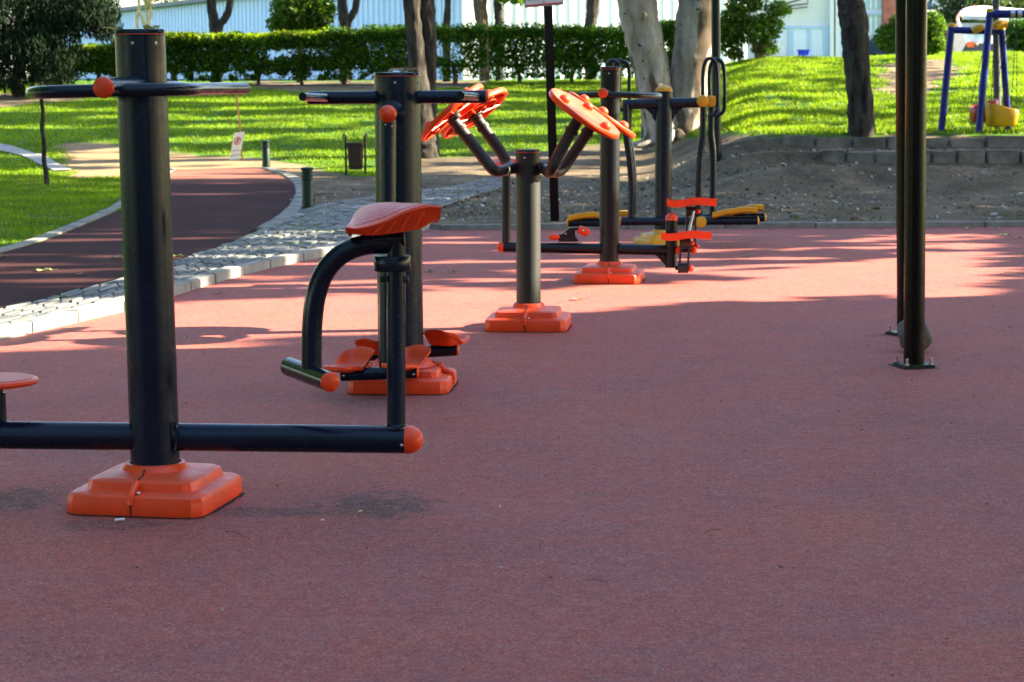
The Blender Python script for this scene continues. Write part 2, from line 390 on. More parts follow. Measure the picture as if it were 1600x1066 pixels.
def m_ground():
    mt, t, B, N, L = newmat('ground_soil_turf'); co = world_pos(N)
    at = N.new('ShaderNodeAttribute'); at.attribute_name = 'grass'
    d = ramp(N, L, nz(N, L, co, 1.1, 8, .7), [(.3, (.06, .044, .030)), (.52, (.165, .124, .082)), (.72, (.29, .215, .135))])
    d = mix(N, L, mrange(N, L, nz(N, L, co, 16, 5, .7), .5, .72, 0, .6), d, (.03, .026, .022))
    d = mix(N, L, mrange(N, L, nz(N, L, co, 55, 3, .6), .66, .70, 0, .7), d, (.26, .24, .21))
    gcol = ramp(N, L, nz(N, L, co, 1.6, 6, .65), [(.3, (.03, .085, .008)), (.55, (.075, .17, .012)), (.75, (.17, .20, .04))])
    gcol = mix(N, L, mrange(N, L, nz(N, L, co, 22, 4), .4, .7, 0, .5), gcol, (.02, .055, .006))
    e = N.new('ShaderNodeMath'); e.operation = 'ADD'; L.new(at.outputs['Fac'], e.inputs[0]); L.new(mrange(N, L, nz(N, L, co, 3.5, 6, .7), .2, .8, -.35, .35), e.inputs[1])
    c = mix(N, L, mrange(N, L, e.outputs[0], .4, .6), d, gcol)
    at2 = N.new('ShaderNodeAttribute'); at2.attribute_name = 'tan'
    c = mix(N, L, mrange(N, L, at2.outputs['Fac'], .2, .9, 0, .8), c, mix(N, L, mrange(N, L, nz(N, L, co, 5, 6, .7), .3, .7), (.40, .25, .14), (.27, .19, .10)))
    L.new(c, B.inputs['Base Color']); B.inputs['Roughness'].default_value = .95; B.inputs['Specular IOR Level'].default_value = .15
    h = N.new('ShaderNodeMath'); h.operation = 'ADD'; L.new(nz(N, L, co, 9, 7, .7), h.inputs[0]); L.new(nz(N, L, co, 60, 3), h.inputs[1])
    bump(N, L, B, h.outputs[0], .8, .03); return mt
GROUND = m_ground()
# ------------------------------------------------------------------ ground plan
KERB_PX = [(-120, 562), (0, 533), (75, 514), (194, 487), (274, 462), (351, 438), (420, 420), (500, 403), (560, 388), (620, 371), (672, 359)]
kerb_l = [G(*p) for p in KERB_PX]
kx0 = kerb_l[-1]; back_y = G(1100, 357.5).y
court_poly = [(-6.5, -6.0), (-6.5, 10.0)] + [(p.x, p.y) for p in kerb_l] + [(kx0.x+.35, back_y), (9.2, back_y), (9.2, -6.0)]
mb = MB()
bmc = bmesh.new(); vs = [bmc.verts.new((x, y, 0)) for x, y in court_poly]; f = bmc.faces.new(vs); bmesh.ops.triangulate(bmc, faces=[f]); bmc.verts.index_update()
mb.add([v.co.copy() for v in bmc.verts], [tuple(v.index for v in f.verts) for f in bmc.faces]); bmc.free()
struct('sports_court', mb, COURT)
def nonuni(a, b, c, d, fine, coarse):
    lo = -np.geomspace(coarse, max(coarse*1.01, b-a), 14)[::-1]+b; hi = np.geomspace(coarse, d-c, 18)+c
    return np.concatenate([lo, np.arange(b, c, fine), [c], hi])
gx = nonuni(-160, -13, 12.5, 180, .17, .4); gy = nonuni(-60, 8, 56, 320, .17, .4)
GX, GY = np.meshgrid(gx, gy); GZ = H(GX, GY)
# gentle unevenness
und = np.array([mnoise.noise(Vector((x*.9, y*.9, 0)))*.5+mnoise.noise(Vector((x*2.7, y*2.7, 3)))*.25+mnoise.noise(Vector((x*6, y*6, 9)))*.12 for x, y in zip(GX.ravel(), GY.ravel())]).reshape(GX.shape)
amp = np.interp(GY, [19, 22, 25, 30, 45, 60], [.0, .05, .09, .06, .08, .0])
PXg, PYg = proj(GX, GY, GZ)
amp = amp*np.where(PXg < 480, np.interp(GY, [20, 29, 33], [.0, .1, 1.]), 1)
amp = np.where((PXg > 960) & (GY > 23) & (GY < 25.75), amp*1.7, amp)
amp *= np.where((PXg > 1180) & (GY > 25.6) & (GY < 28), .15, 1)
GZ = GZ + und*amp
big_poly = [(-7, -6.5), (-7, 10)] + [(p.x-.15, p.y+.05) for p in kerb_l] + [(kx0.x+.35, back_y+.18), (9.5, back_y+.18), (9.5, -6.5)]
ic = inpoly(GX, GY, big_poly); GZ = np.where(ic, -.07, GZ)
D_TAN = [(90, 220), (185, 222), (270, 238), (400, 246), (478, 258), (490, 270), (430, 274), (100, 280), (105, 240)]
D_DIRT = [(425, 272), (520, 270), (560, 278), (620, 268), (640, 250), (700, 247), (790, 240), (850, 234), (1000, 224), (1130, 214), (1180, 213), (1900, 213), (1900, 362), (560, 400), (470, 345)]
D_BARE = [(1372, 108), (1400, 96), (1480, 92), (1500, 104), (1480, 122), (1440, 150), (1385, 152)]
D_HEDGE = [(385, 128), (760, 126), (760, 134), (600, 142), (440, 144), (380, 138)]
D_LT = [(-60, 146), (135, 144), (128, 156), (-60, 172)]
D_STRIP = [(250, 450), (420, 395), (545, 372), (640, 340), (795, 284), (820, 290), (700, 360), (500, 410), (280, 470)]
PXg, PYg = proj(GX, GY, GZ)
j1 = np.array([mnoise.noise(Vector((x*.9, y*.9, 20)))+.6*mnoise.noise(Vector((x*2.6, y*2.6, 31))) for x, y in zip(GX.ravel(), GY.ravel())]).reshape(GX.shape)
j2 = np.array([mnoise.noise(Vector((x*.8, y*.8, 50)))+.6*mnoise.noise(Vector((x*2.4, y*2.4, 61))) for x, y in zip(GX.ravel(), GY.ravel())]).reshape(GX.shape)
PXg = PXg+j1*34; PYg = PYg+j2*np.where(PYg > 210, 7, 5)
grass = np.ones(GX.shape)
for pl in (D_TAN, D_DIRT, D_BARE, D_HEDGE, D_LT, D_STRIP): grass[inpoly(PXg, PYg, pl)] = 0
tan = np.zeros(GX.shape); tan[inpoly(PXg, PYg, D_TAN)] = 1; tan[inpoly(PXg, PYg, D_BARE)] = .55
grass[ic] = 0
for _ in range(2):
    for A in (grass, tan):
        A[1:-1, 1:-1] = (A[1:-1, 1:-1]*2 + A[:-2, 1:-1] + A[2:, 1:-1] + A[1:-1, :-2] + A[1:-1, 2:])/6
ny, nx = GX.shape
me = bpy.data.meshes.new('ground'); V = np.stack([GX, GY, GZ], -1).reshape(-1, 3)
I = np.arange(ny*nx).reshape(ny, nx); Q = np.stack([I[:-1, :-1], I[:-1, 1:], I[1:, 1:], I[1:, :-1]], -1).reshape(-1, 4)
me.vertices.add(len(V)); me.vertices.foreach_set('co', V.reshape(-1)); me.loops.add(Q.size); me.loops.foreach_set('vertex_index', Q.reshape(-1))
me.polygons.add(len(Q)); me.polygons.foreach_set('loop_start', np.arange(len(Q))*4); me.update(); me.validate()
for nm, A in (('grass', grass), ('tan', tan)):
    at = me.attributes.new(nm, 'FLOAT', 'POINT'); at.data.foreach_set('value', A.reshape(-1).astype(np.float32))
me.polygons.foreach_set('use_smooth', [True]*len(me.polygons)); me.materials.append(GROUND)
go = bpy.data.objects.new('ground', me); scn.collection.objects.link(go); go['kind'] = 'structure'
def gz(x, y):
    """height of the finished ground (bilinear)"""
    x = np.asarray(x, float); y = np.asarray(y, float)
    i = np.clip(np.searchsorted(gx, x)-1, 0, nx-2); j = np.clip(np.searchsorted(gy, y)-1, 0, ny-2)
    u = (x-gx[i])/(gx[i+1]-gx[i]); v = (y-gy[j])/(gy[j+1]-gy[j])
    return GZ[j, i]*(1-u)*(1-v)+GZ[j, i+1]*u*(1-v)+GZ[j+1, i]*(1-u)*v+GZ[j+1, i+1]*u*v
def TG(px, py):
    p = T(px, py); p.z = float(gz(p.x, p.y)); return p
def resample(pts, n):
    pts = crom(pts, 6); d = [0]
    for a, b in zip(pts, pts[1:]): d.append(d[-1]+(b-a).length)
    t = np.linspace(0, d[-1], n); return [Vector((float(np.interp(q, d, [p.x for p in pts])), float(np.interp(q, d, [p.y for p in pts])), 0)) for q in t]
def strip(La, Lb, n, k, dz):
    A = resample(La, n); Bq = resample(Lb, n); rows = []
    for a, b in zip(A, Bq):
        row = []
        for j in range(k):
            p = a.lerp(b, j/(k-1)); p.z = float(H(p.x, p.y))+dz; row.append(p)
        rows.append(row)
    return rows
# running path
pl = [T(*p) for p in [(-120, 430), (0, 398), (60, 381), (120, 358), (188, 328), (228, 300), (255, 278), (275, 266)]]
pr = [T(*p) for p in [(-120, 510), (0, 485), (100, 461), (192, 435), (274, 409), (350, 384), (400, 361), (435, 340), (456, 318), (462, 300), (455, 285), (432, 272), (405, 264)]]
rows = strip(pl, pr, 70, 16, .013); struct('running_path', MB().grid(rows), PATHM)
def kerb(name, pts, wd, ht, seg, mat, dz=0.0, side=1, gap=.008, drape=True):
    """row of kerb stones along pts; the line is the face towards the court"""
    L_ = 0; pts = [Vector((p.x, p.y, 0)) for p in pts]; d = [0]
    for a, b in zip(pts, pts[1:]): d.append(d[-1]+(b-a).length)
    def at(q): return Vector((float(np.interp(q, d, [p.x for p in pts])), float(np.interp(q, d, [p.y for p in pts])), 0))
    mb = MB(); q = 0
    while q < d[-1]-.05:
        e = min(d[-1], q+seg*random.uniform(.85, 1.1)); a = at(q+gap/2); b = at(e-gap/2); dr = (b-a); Ln = dr.length; dr.normalize()
        nrm = Vector((-dr.y, dr.x, 0))*side; c = (a+b)/2+nrm*wd/2
        z0 = (float(H(c.x, c.y)) if drape else 0)+dz+random.uniform(-.004, .004)
        mb.box(Vector((c.x, c.y, z0+ht/2-.06)), (Ln, wd*random.uniform(.97, 1.02), ht+.12), math.atan2(dr.y, dr.x)+random.uniform(-.006, .006), .008)
        q = e
    return struct(name, mb, mat)
kerb('court_kerb', resample(kerb_l, 60), .105, .068, .62, CONCRETE, drape=False)
kerb('back_kerb', [Vector((kx0.x+.1, back_y, 0)), Vector((9.2, back_y, 0))], .12, .05, .9, KERBDARK, drape=False)
kerb('path_kerb', resample(pl, 60), .13, .02, .7, KERBDARK, dz=.01)
kr = pr[6:]; kerb('path_kerb', resample(kr, 40), .16, .02, .45, KERBDARK, dz=.01, side=-1)
# stone paving strip
sa = [T(*p) for p in [(-120, 512), (0, 487), (100, 463), (192, 437), (274, 411), (350, 386), (400, 364), (448, 342), (480, 327), (530, 317), (590, 308), (700, 294), (780, 277)]]
sb = [T(*p) for p in [(-120, 545), (0, 519), (75, 501), (194, 473), (274, 449), (351, 425), (420, 405), (500, 388), (545, 376), (600, 360), (645, 342), (700, 321), (800, 288)]]
A = resample(sa, 120); Bq = resample(sb, 120)
def lat(u, v):
    i = u*119; k = int(min(118, i)); a = A[k].lerp(A[k+1], i-k); b = Bq[k].lerp(Bq[k+1], i-k); p = a.lerp(b, v); p.z = float(H(p.x, p.y)); return p
mb = MB(); NR = 7; tot = sum((A[i+1]-A[i]).length for i in range(119))
for r in range(NR):
    u = 0.0
    while u < 1:
        du = random.uniform(.14, .38)/tot; e = min(1, u+du); g_ = .006/tot*2
        v0 = r/NR+random.uniform(0, .02)+.012; v1 = (r+1)/NR-random.uniform(0, .02)-.012
        cs = [lat(min(1, u+g_+random.uniform(0, .015)/tot), v0), lat(max(0, e-g_), v0+random.uniform(-.01, .01)), lat(max(0, e-g_-random.uniform(0, .015)/tot), v1), lat(u+g_, v1)]
        zt = random.uniform(.020, .030); ce = sum(cs, Vector())/4; tl = [random.uniform(-.004, .004) for _ in range(4)]
        top = [c.lerp(ce, .05)+Vector((0, 0, zt+t_)) for c, t_ in zip(cs, tl)]; mid = [c+Vector((0, 0, zt-.01+t_)) for c, t_ in zip(cs, tl)]; bot = [c+Vector((0, 0, -.05)) for c in cs]
        mb.add(bot+mid+top, [(8, 9, 10, 11)]+[(i, (i+1) % 4, 4+(i+1) % 4, 4+i) for i in range(4)]+[(4+i, 4+(i+1) % 4, 8+(i+1) % 4, 8+i) for i in range(4)])
        u = e
struct('stone_paving', mb, SLAB)
struct('paving_bed', MB().grid(strip(sa, sb, 90, 8, .013)), KERBDARK)
# narrow footpath on the left lawn
fa = [T(*p) for p in [(-120, 207), (0, 227), (55, 240), (92, 257), (112, 267)]]; fb = [T(*p) for p in [(-120, 213), (0, 236), (45, 250), (70, 262), (84, 269)]]
rows = strip(fa, fb, 40, 5, .02)
for r_ in rows:
    for p in r_: p.z = float(gz(p.x, p.y))+.02
struct('footpath', MB().grid(rows), CONCRETE)
# ------------------------------------------------------------------ retaining walls
def block_wall(name, label, pts, ht, wd, seg, zlist):
    mb = MB(); d = [0]
    for a, b in zip(pts, pts[1:]): d.append(d[-1]+(b-a).length)
    at = lambda q: Vector((float(np.interp(q, d, [p.x for p in pts])), float(np.interp(q, d, [p.y for p in pts])), float(np.interp(q, d, [p.z for p in pts]))))
    q = 0
    while q < d[-1]-.1:
        e = min(d[-1], q+seg*random.uniform(.8, 1.2)); a = at(q+.006); b = at(e-.006); dr = b-a; Ln = dr.length; an = math.atan2(dr.y, dr.x)
        c = (a+b)/2; c.z -= ht/2; c += Vector((random.uniform(-.01, .01), random.uniform(-.035, .035)+wd/2, random.uniform(-.022, .014)))
        M = Matrix.Rotation(an+random.uniform(-.02, .02), 3, 'Z') @ Matrix.Rotation(-math.asin(max(-1, min(1, dr.z/max(.01, Ln))))+random.uniform(-.012, .012), 3, 'Y')
        mb.box(c, (Ln*random.uniform(.96, 1.), wd, ht), bev=random.uniform(.01, .03), mat=M); q = e
    return single(name, mb, WALLST, label, 'wall', pts[0])
block_wall('retaining_wall', 'upper row of grey concrete blocks edging the lawn under the blue swings', [P(1128, 226, 27.2), P(1160, 219, 27.1), P(1200, 214.5, 27.0), P(1240, 212.5, 26.95), P(1300, 214, 26.9), P(1400, 215, 26.9), P(1600, 213, 26.9), P(1850, 212, 26.9)], .30, .16, .42, None)
block_wall('retaining_wall', 'lower row of dirty grey stone blocks standing on the bare dirt bank', [P(1284, 236.5, 25.9), P(1330, 236, 25.85), P(1400, 236, 25.8), P(1500, 236, 25.8), P(1600, 235, 25.8), P(1850, 235, 25.8)], .24, .3, .36, None)
# ------------------------------------------------------------------ fitness machines
def sqring(c, half, z, rot, n=40, e=5.0, sx=1, sy=1):
    out = []
    for j in range(n):
        a = 2*math.pi*(j+.5)/n; ca, sa_ = math.cos(a), math.sin(a)
        r = half/((abs(ca)**e+abs(sa_)**e)**(1/e)); x = ca*r*sx; y = sa_*r*sy
        out.append(Vector((c.x+x*math.cos(rot)-y*math.sin(rot), c.y+x*math.sin(rot)+y*math.cos(rot), c.z+z)))
    return out
def base_cover(th, c, side, rot, pr_, h=.135, mat=None, seam_ang=None):
    mat = mat or ORANGE; hs = side/2; k = h/.135
    prof = [(hs*.99, 0, 11), (hs*1., .01, 11), (hs*.995, .050, 11), (hs*.98, .062, 10), (hs*.95, .068, 9), (hs*.81, .071, 9), (hs*.785, .074, 9), (hs*.775, .090, 8), (hs*.76, .101, 8), (hs*.725, .106, 7), (hs*.60, .109, 4.5), (pr_*1.5, .113, 2.6), (pr_*1.34, .119, 2.2), (pr_*1.27, .130, 2), (pr_*1.2, .138, 2), (pr_*1.07, .140, 2), (pr_*1.02, .132, 2)]
    mb = MB(); vs = []; n = 48
    for (r, z, e) in prof: vs += sqring(c, r, z*k, rot, n, e)
    fs = [(i*n+j, i*n+(j+1) % n, (i+1)*n+(j+1) % n, (i+1)*n+j) for i in range(len(prof)-1) for j in range(n)]
    mb.add(vs, fs); b = th.part('base_cover', mb, mat, sharp=30)
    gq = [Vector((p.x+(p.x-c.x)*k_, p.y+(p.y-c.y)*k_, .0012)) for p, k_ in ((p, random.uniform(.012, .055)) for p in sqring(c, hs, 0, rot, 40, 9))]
    th.part('ground_gap', MB().prism(gq, (0, 0, .0015)), BLACK, b)  # dark ring: cut rubber edge, plus a painted contact shadow
    # half-shell seam: raised clip with bolt and the dark joint line down the front
    if seam_ang is not None:
        dr = Vector((math.cos(seam_ang), math.sin(seam_ang), 0)); sx = Vector((-dr.y, dr.x, 0))
        def pt(r, z): return c+dr*r+Vector((0, 0, z*k))
        mb2 = MB().tube([pt(hs*1.003, .002), pt(hs*1.0, .05), pt(hs*.95, .069), pt(hs*.80, .072), pt(hs*.777, .09), pt(hs*.72, .1065), pt(pr_*1.5, .1135), pt(pr_*1.29, .13)], .0025, n=6)
        th.part('seam', mb2, BLACK, b)
        mb3 = MB(); mb3.tube([pt(hs*1.01, .04), pt(hs*.985, .068), pt(hs*.89, .082), pt(hs*.80, .094), pt(hs*.76, .107)], .012, n=8, smooth=3); th.part('clip', mb3, mat, b)
        th.part('bolt', MB().ball(pt(hs*.9, .073)+sx*.018, .008), STEEL, b)
    return b
def screws(th, ptop, r, parent, angs, dz=-.03):
    for a in angs:
        p = ptop+Vector((math.cos(a)*r, math.sin(a)*r, dz)); ax = Vector((math.cos(a), math.sin(a), 0))
        th.part('screw', MB().lathe(p-ax*.002, ax, [(.006, 0), (.006, .003), (.003, .0045), (.0025, .003), (0, .003)], 12), STEEL, parent)
def pole(th, pb, pt_, r, mat, cap=True, angs=(-1.75, -.9)):
    b = pb.copy(); b.z = -.0; ax = (pt_-pb).normalized()
    o = th.part('pole', MB().tube([b, pt_], r, 40), mat)
    if cap:
        th.part('pole_cap', MB().lathe(pt_-ax*.001, ax, [(r*1.0, -.004), (r*1.03, -.003), (r*1.03, .0), (r*1.0, .002), (r*.99, .012), (r*.96, .017), (r*.4, .019), (0, .019)], 40), mat, o)
        th.part('cap_rim', MB().lathe(pt_+ax*.0005, ax, [(r*1.028, -.0022), (r*1.033, -.0008), (r*1.028, .0006), (r*1.0, .0006)], 40), ORANGE, o)
        screws(th, pt_, r, o, angs)
    return o
def saddle(th, near, far, Yn, Yf, drop, name='seat', pad=True, nu=22):
    """moulded seat between a near rim and a far rim (photo curves at two depths)"""
    def curve(pts, Y): return resample3([P(x, y, Y) for x, y in pts], nu)
    n_ = curve(near, Yn); f_ = curve(far, Yf); nv = 12; rows = []; padrows = []
    for i in range(nu):
        row = []; u = i/(nu-1)
        for j in range(nv):
            t = j/(nv-1); p = n_[i].lerp(f_[i], t); p.z += .02*math.sin(math.pi*t)*math.sin(math.pi*u); row.append(p)
        rows.append(row)
        if 1 < i < nu-2: padrows.append([row[j]+Vector((0, 0, .0012)) for j in range(1, nv-1)])
    sk = curve(drop, Yn+.02); cen = sum(sk, Vector())/nu
    mb = MB().grid(rows)
    skf = [f_[i].lerp(n_[i], .25)+Vector((0, 0, -.05)) for i in range(nu)]
    skirt = []
    for i in range(nu): skirt.append([n_[i], n_[i].lerp(sk[i], .12)+Vector((0, -.008, 0)), n_[i].lerp(sk[i], .55), sk[i]])
    mb.grid(skirt); mb.grid([[f_[i], f_[i].lerp(skf[i], .5), skf[i]] for i in range(nu)]); mb.grid([[sk[i], skf[i]] for i in range(nu)])
    mb.grid([rows[0], [sk[0].lerp(skf[0], j/(nv-1)) for j in range(nv)]]); mb.grid([rows[-1], [sk[-1].lerp(skf[-1], j/(nv-1)) for j in range(nv)]])
    o = th.part(name, mb, ORANGE, sharp=60)
    if pad:
        th.part('pad', MB().grid(padrows), SEATM, o)
    return o, n_, sk
def resample3(pts, n):
    pts = crom(pts, 6); d = [0]
    for a, b in zip(pts, pts[1:]): d.append(d[-1]+(b-a).length)
    t = np.linspace(0, d[-1], n); return [Vector([float(np.interp(q, d, [p[k] for p in pts])) for k in range(3)]) for q in t]
def m_seat():
    mt, t, B, N, L = newmat('pebbled_orange'); co = world_pos(N); B.inputs['Base Color'].default_value = (.80, .13, .07, 1); B.inputs['Roughness'].default_value = .32
    vo = N.new('ShaderNodeTexVoronoi'); vo.inputs['Scale'].default_value = 150; vo.inputs['Randomness'].default_value = .15; L.new(co, vo.inputs['Vector'])
    L.new(ramp(N, L, vo.outputs['Distance'], [(.2, (.82, .12, .07)), (.7, (.60, .035, .010))]), B.inputs['Base Color'])  # pinkish pebble colour stands in for sky reflection
    inv = N.new('ShaderNodeMath'); inv.operation = 'SUBTRACT'; inv.inputs[0].default_value = 1; L.new(vo.outputs['Distance'], inv.inputs[1])
    bump(N, L, B, inv.outputs[0], .9, .008); return mt
SEATM = m_seat()

# ---- machine A: three-place station in the left foreground
YA = 6.96; cA = G(243, 789)
A_ = Thing('fitness_station', 'navy fitness station with orange saddle seat on a low beam, nearest to the left', 'exercise machine', cA)
ptA = P(219, 54, YA); pbA = P(245, 789, YA); pbA.z = 0
poA = pole(A_, pbA, ptA, .0815, NAVY, angs=(-1.72, -.75))
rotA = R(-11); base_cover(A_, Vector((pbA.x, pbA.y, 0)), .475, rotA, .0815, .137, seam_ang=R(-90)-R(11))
bm_ = A_.part('cross_beam', MB().tube([P(-60, 679, YA), P(638, 687, YA)], .0465, 28), NAVY)
A_.part('end_cap', MB().dome(P(638, 687, YA), (1, 0, 0), .048, .05, .012), ORANGE, bm_)
A_.part('screw', MB().ball(P(634, 692, YA)+Vector((-.012, -.046, 0)), .006), STEEL, bm_)
A_.part('weld', MB().tube([P(272+2*math.cos(t)*2.2, 683+23*math.sin(t), YA-.05) for t in np.linspace(-1.5, 1.5, 9)], .005, 8), NAVY, bm_)
sp = A_.part('seat_post', MB().tube([P(619, 675, YA), P(619, 372, YA)], .031, 26), NAVY)
A_.part('weld', MB().lathe(P(619, 665, YA), (0, 0, 1), [(.036, -.008), (.036, 0), (.0315, .006)], 24), NAVY, sp)
A_.part('collar', MB().lathe(P(613, 423, YA), (0, 0, 1), [(.034, 0), (.059, 0), (.061, .003), (.061, .047), (.059, .05), (.034, .05)], 36), NAVY, sp)
for bx, by, dd in ((598, 436, -1), (634, 437, 1)):
    A_.part('bolt', MB().lathe(P(bx, by, YA-.01), (dd, 0, 0), [(.012, -.012), (.012, .008), (.007, .010), (.0, .010)], 6), RUBBER, sp)
so, sn, ss = saddle(A_, [(540, 354), (556, 356), (580, 351), (604, 343), (626, 332), (645, 324.5), (668, 320), (689, 322)],
       [(549, 346), (553, 334), (566, 323), (586, 317.5), (608, 318), (630, 324.5), (655, 327), (682, 326)], YA-.14, YA+.16,
       [(540, 362), (553, 366), (575, 368), (607, 366), (640, 361), (663, 355), (678, 344), (688, 342)])
rib = MB()
for k in (8, 11, 14, 17):
    a = sn[k].lerp(sn[k+1], .5).lerp(ss[k], .3); b = ss[k-2].lerp(sn[k-2], .05); rib.tube([a+Vector((0, -.004, 0)), a.lerp(b, .5)+Vector((0, -.006, 0)), b+Vector((0, -.003, 0))], [.003, .005, .004], 8)
A_.part('underside_ribs', rib, ORANGE, so)
A_.part('seat_bracket', MB().tube([P(632, 372, YA), P(600, 374, YA), P(566, 378, YA)], [.03, .034, .034], 18), NAVY)
fa_ = A_.part('footrest_arm', MB().tube([P(610, 380, YA), P(575, 382, YA), P(545, 391, YA), P(522, 407, YA), P(504, 432, YA), P(493, 465, YA), P(488, 505, YA), P(487, 545, YA), P(487, 588, YA)], .034, 22, smooth=5), NAVY)
pgA, pgB = P(452, 573, YA+.17), P(516, 597, YA-.17)
A_.part('foot_peg', MB().tube([pgA, pgB], .0325, 24), NAVY, fa_)
dpg = (pgB-pgA).normalized(); A_.part('end_cap', MB().dome(pgB, dpg, .033, .012, .004), ORANGE, fa_); A_.part('end_cap', MB().dome(pgA, -dpg, .0325, .01), NAVY, fa_)
hb = A_.part('handlebar', MB().tube([P(383, 138, 7.5), P(345, 138.5, 7.22), P(322, 139, 7.0), P(300, 139.5, 6.78), P(270, 140, 6.68), P(215, 140.5, 6.64), P(165, 141.5, 6.62), P(110, 143, 6.62), P(75, 144, 6.64), P(56, 145, 6.72), P(50, 145.5, 6.85), P(56, 145, 7.0), P(80, 144, 7.06), P(150, 142, 7.06), P(215, 140.5, 7.02)], .0205, 20, smooth=5), NAVY)
A_.part('handlebar_stub', MB().tube([P(226, 134, 6.92), P(161, 137, 6.50)], .030, 24), NAVY, hb)
A_.part('end_cap', MB().dome(P(161, 137, 6.50), P(161, 137, 6.50)-P(226, 134, 6.92), .0325, .012, .008), ORANGE, hb)
A_.part('handlebar_stub', MB().tube([P(240, 138, 7.0), P(270, 137.5, 7.15), P(284, 138, 7.3), P(278, 139, 7.5)], .023, 18, smooth=4), NAVY, hb)
dk = P(-6, 596, YA+.05)
do = A_.part('twist_plate', MB().lathe(dk, (0, 0, 1), [(0, -.012), (.12, -.012), (.136, -.008), (.14, 0), (.137, .008), (.13, .011), (.0, .013)], 48), ORANGE)
A_.part('pad', MB().lathe(dk+Vector((0, 0, .002)), (0, 0, 1), [(.125, .008), (.122, .012), (0, .0135)], 48), SEATM, do)
A_.part('spindle', MB().lathe(dk+Vector((0, 0, -.15)), (0, 0, 1), [(.03, 0), (.03, .11), (.022, .112), (.022, .14)], 24), NAVY, do)

# ---- machine B: double walker
YB = 9.61; B_ = Thing('pendulum_trainer', 'thick navy post with T-bar handles and orange hub knob, standing behind the saddle seat', 'exercise machine', G(626, 606))
ptB = P(620.5, 119, YB); pbB = P(627, 606, YB); pbB.z = 0
poB = pole(B_, pbB, ptB, .1045, NAVY, angs=(-1.62, -.4))
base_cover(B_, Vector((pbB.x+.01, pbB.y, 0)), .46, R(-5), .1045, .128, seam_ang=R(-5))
cb = B_.part('handle_bar', MB().tube([P(482, 153, YB-.02), P(760, 151, YB-.02)], .0295, 24), NAVY)
B_.part('end_cap', MB().dome(P(760, 151, YB-.02), (1, 0, 0), .031, .012, .004), ORANGE, cb); B_.part('end_cap', MB().dome(P(482, 153, YB-.02), (-1, 0, 0), .031, .010, .003), ORANGE, cb)
for a, b in (((512, 153, YB-.03), (473, 151.3, YB-.36)), ((748, 152, YB-.03), (719.5, 149.5, YB-.30))):
    pa, pb_ = P(*a), P(*b); h_ = B_.part('grip', MB().tube([pa, pb_], .0185, 18), NAVY, cb)
    dd = (pb_-pa).normalized(); B_.part('open_end', MB().lathe(pb_+dd*.0008, dd, [(.0155, 0), (.0155, .0006), (0, .0006)], 18), BLACK, cb)
hub = P(613, 177, YB-.098); B_.part('hub', MB().lathe(hub, (0, -1, 0), [(.056, -.04), (.056, .03), (.05, .036), (.035, .04), (.03, .1), (0, .1)], 36), NAVY)
kb = P(606, 178, YB-.23)
wb = B_.part('swing_arm', MB().tube([P(606, 187, YB-.215), P(605.5, 583, YB-.25)], .0375, 26), NAVY)
B_.part('hub_knob', MB().lathe(kb+Vector((0, -.01, 0)), (0, -1, 0), [(.038, -.05), (.0395, 0), (.038, .018), (.03, .034), (.017, .043), (.014, .044), (.011, .05), (0, .052)], 30), ORANGE)
for sx_ in (-4, 6): B_.part('screw', MB().ball(P(606+sx_*1.0, 196+sx_*.3, YB-.253), .005), STEEL, wb)
tb = B_.part('foot_bar', MB().tube([P(533, 586, YB-.26), P(652, 581, YB-.28)], .0285, 20), NAVY, wb)
B_.part('end_cap', MB().dome(P(652, 581, YB-.28), (1, 0, 0), .0295, .008, .003), ORANGE, wb); B_.part('bolt', MB().ball(P(646, 585, YB-.312), .006), STEEL, wb); B_.part('bolt', MB().ball(P(537, 587, YB-.292), .006), STEEL, wb)
def pedal(th, c, wd, ln, rot, parent, mat=ORANGE, flip=1, rim=.05):
    nu, nv = 31, 37; rows = []; M = Matrix.Rotation(rot, 3, 'Z')
    for i in range(nu):
        u = -1+2*i/(nu-1); row = []
        for j in range(nv):
            v = -1+2*j/(nv-1); q = max(abs(u), abs(v)); r = (abs(u)**5+abs(v)**5)**.2; k = q/r if r > 1e-6 else 1
            x, y = u*k, v*k; e = max(0, (q-.66)/.34); e = e*e*(3-2*e)
            hgt = .35+.75*float(sstep(-.2, .9, y))-.28*math.exp(-((y+.1)/.35)**2)+.12*math.cos(3.0*x)*float(sstep(.3, 1, y))
            p = Vector((x*wd/2*(1-.10*max(0, -y)), y*ln/2, rim*e*hgt+.012*max(0, y)**2)); row.append(c+M @ p)
        rows.append(row)
    return th.part('pedal', MB().grid(rows, (0, 0, -.014)), mat, parent, sharp=60)
pedal(B_, P(545, 573, YB-.27), .15, .30, R(-22), wb); pedal(B_, P(634, 570, YB-.27), .15, .30, R(-22), wb)
wr_ = B_.part('swing_arm', MB().tube([P(640, 180, YB+.22), P(640, 550, YB+.24)], .0375, 26), NAVY)
B_.part('foot_bar', MB().tube([P(560, 556, YB+.24), P(715, 546.5, YB+.22)], .028, 20), NAVY, wr_); B_.part('end_cap', MB().dome(P(715, 546.5, YB+.22), (1, 0, 0), .029, .008, .003), ORANGE, wr_)
pedal(B_, P(699, 534, YB+.24), .16, .28, R(158), wr_, flip=-1); pedal(B_, P(588, 548, YB+.24), .14, .26, R(160), wr_, flip=-1)
B_.part('hub', MB().lathe(P(633, 177, YB+.1), (0, 1, 0), [(.056, -.02), (.056, .03), (.03, .04), (.03, .12), (0, .12)], 30), NAVY)
tw = MB()
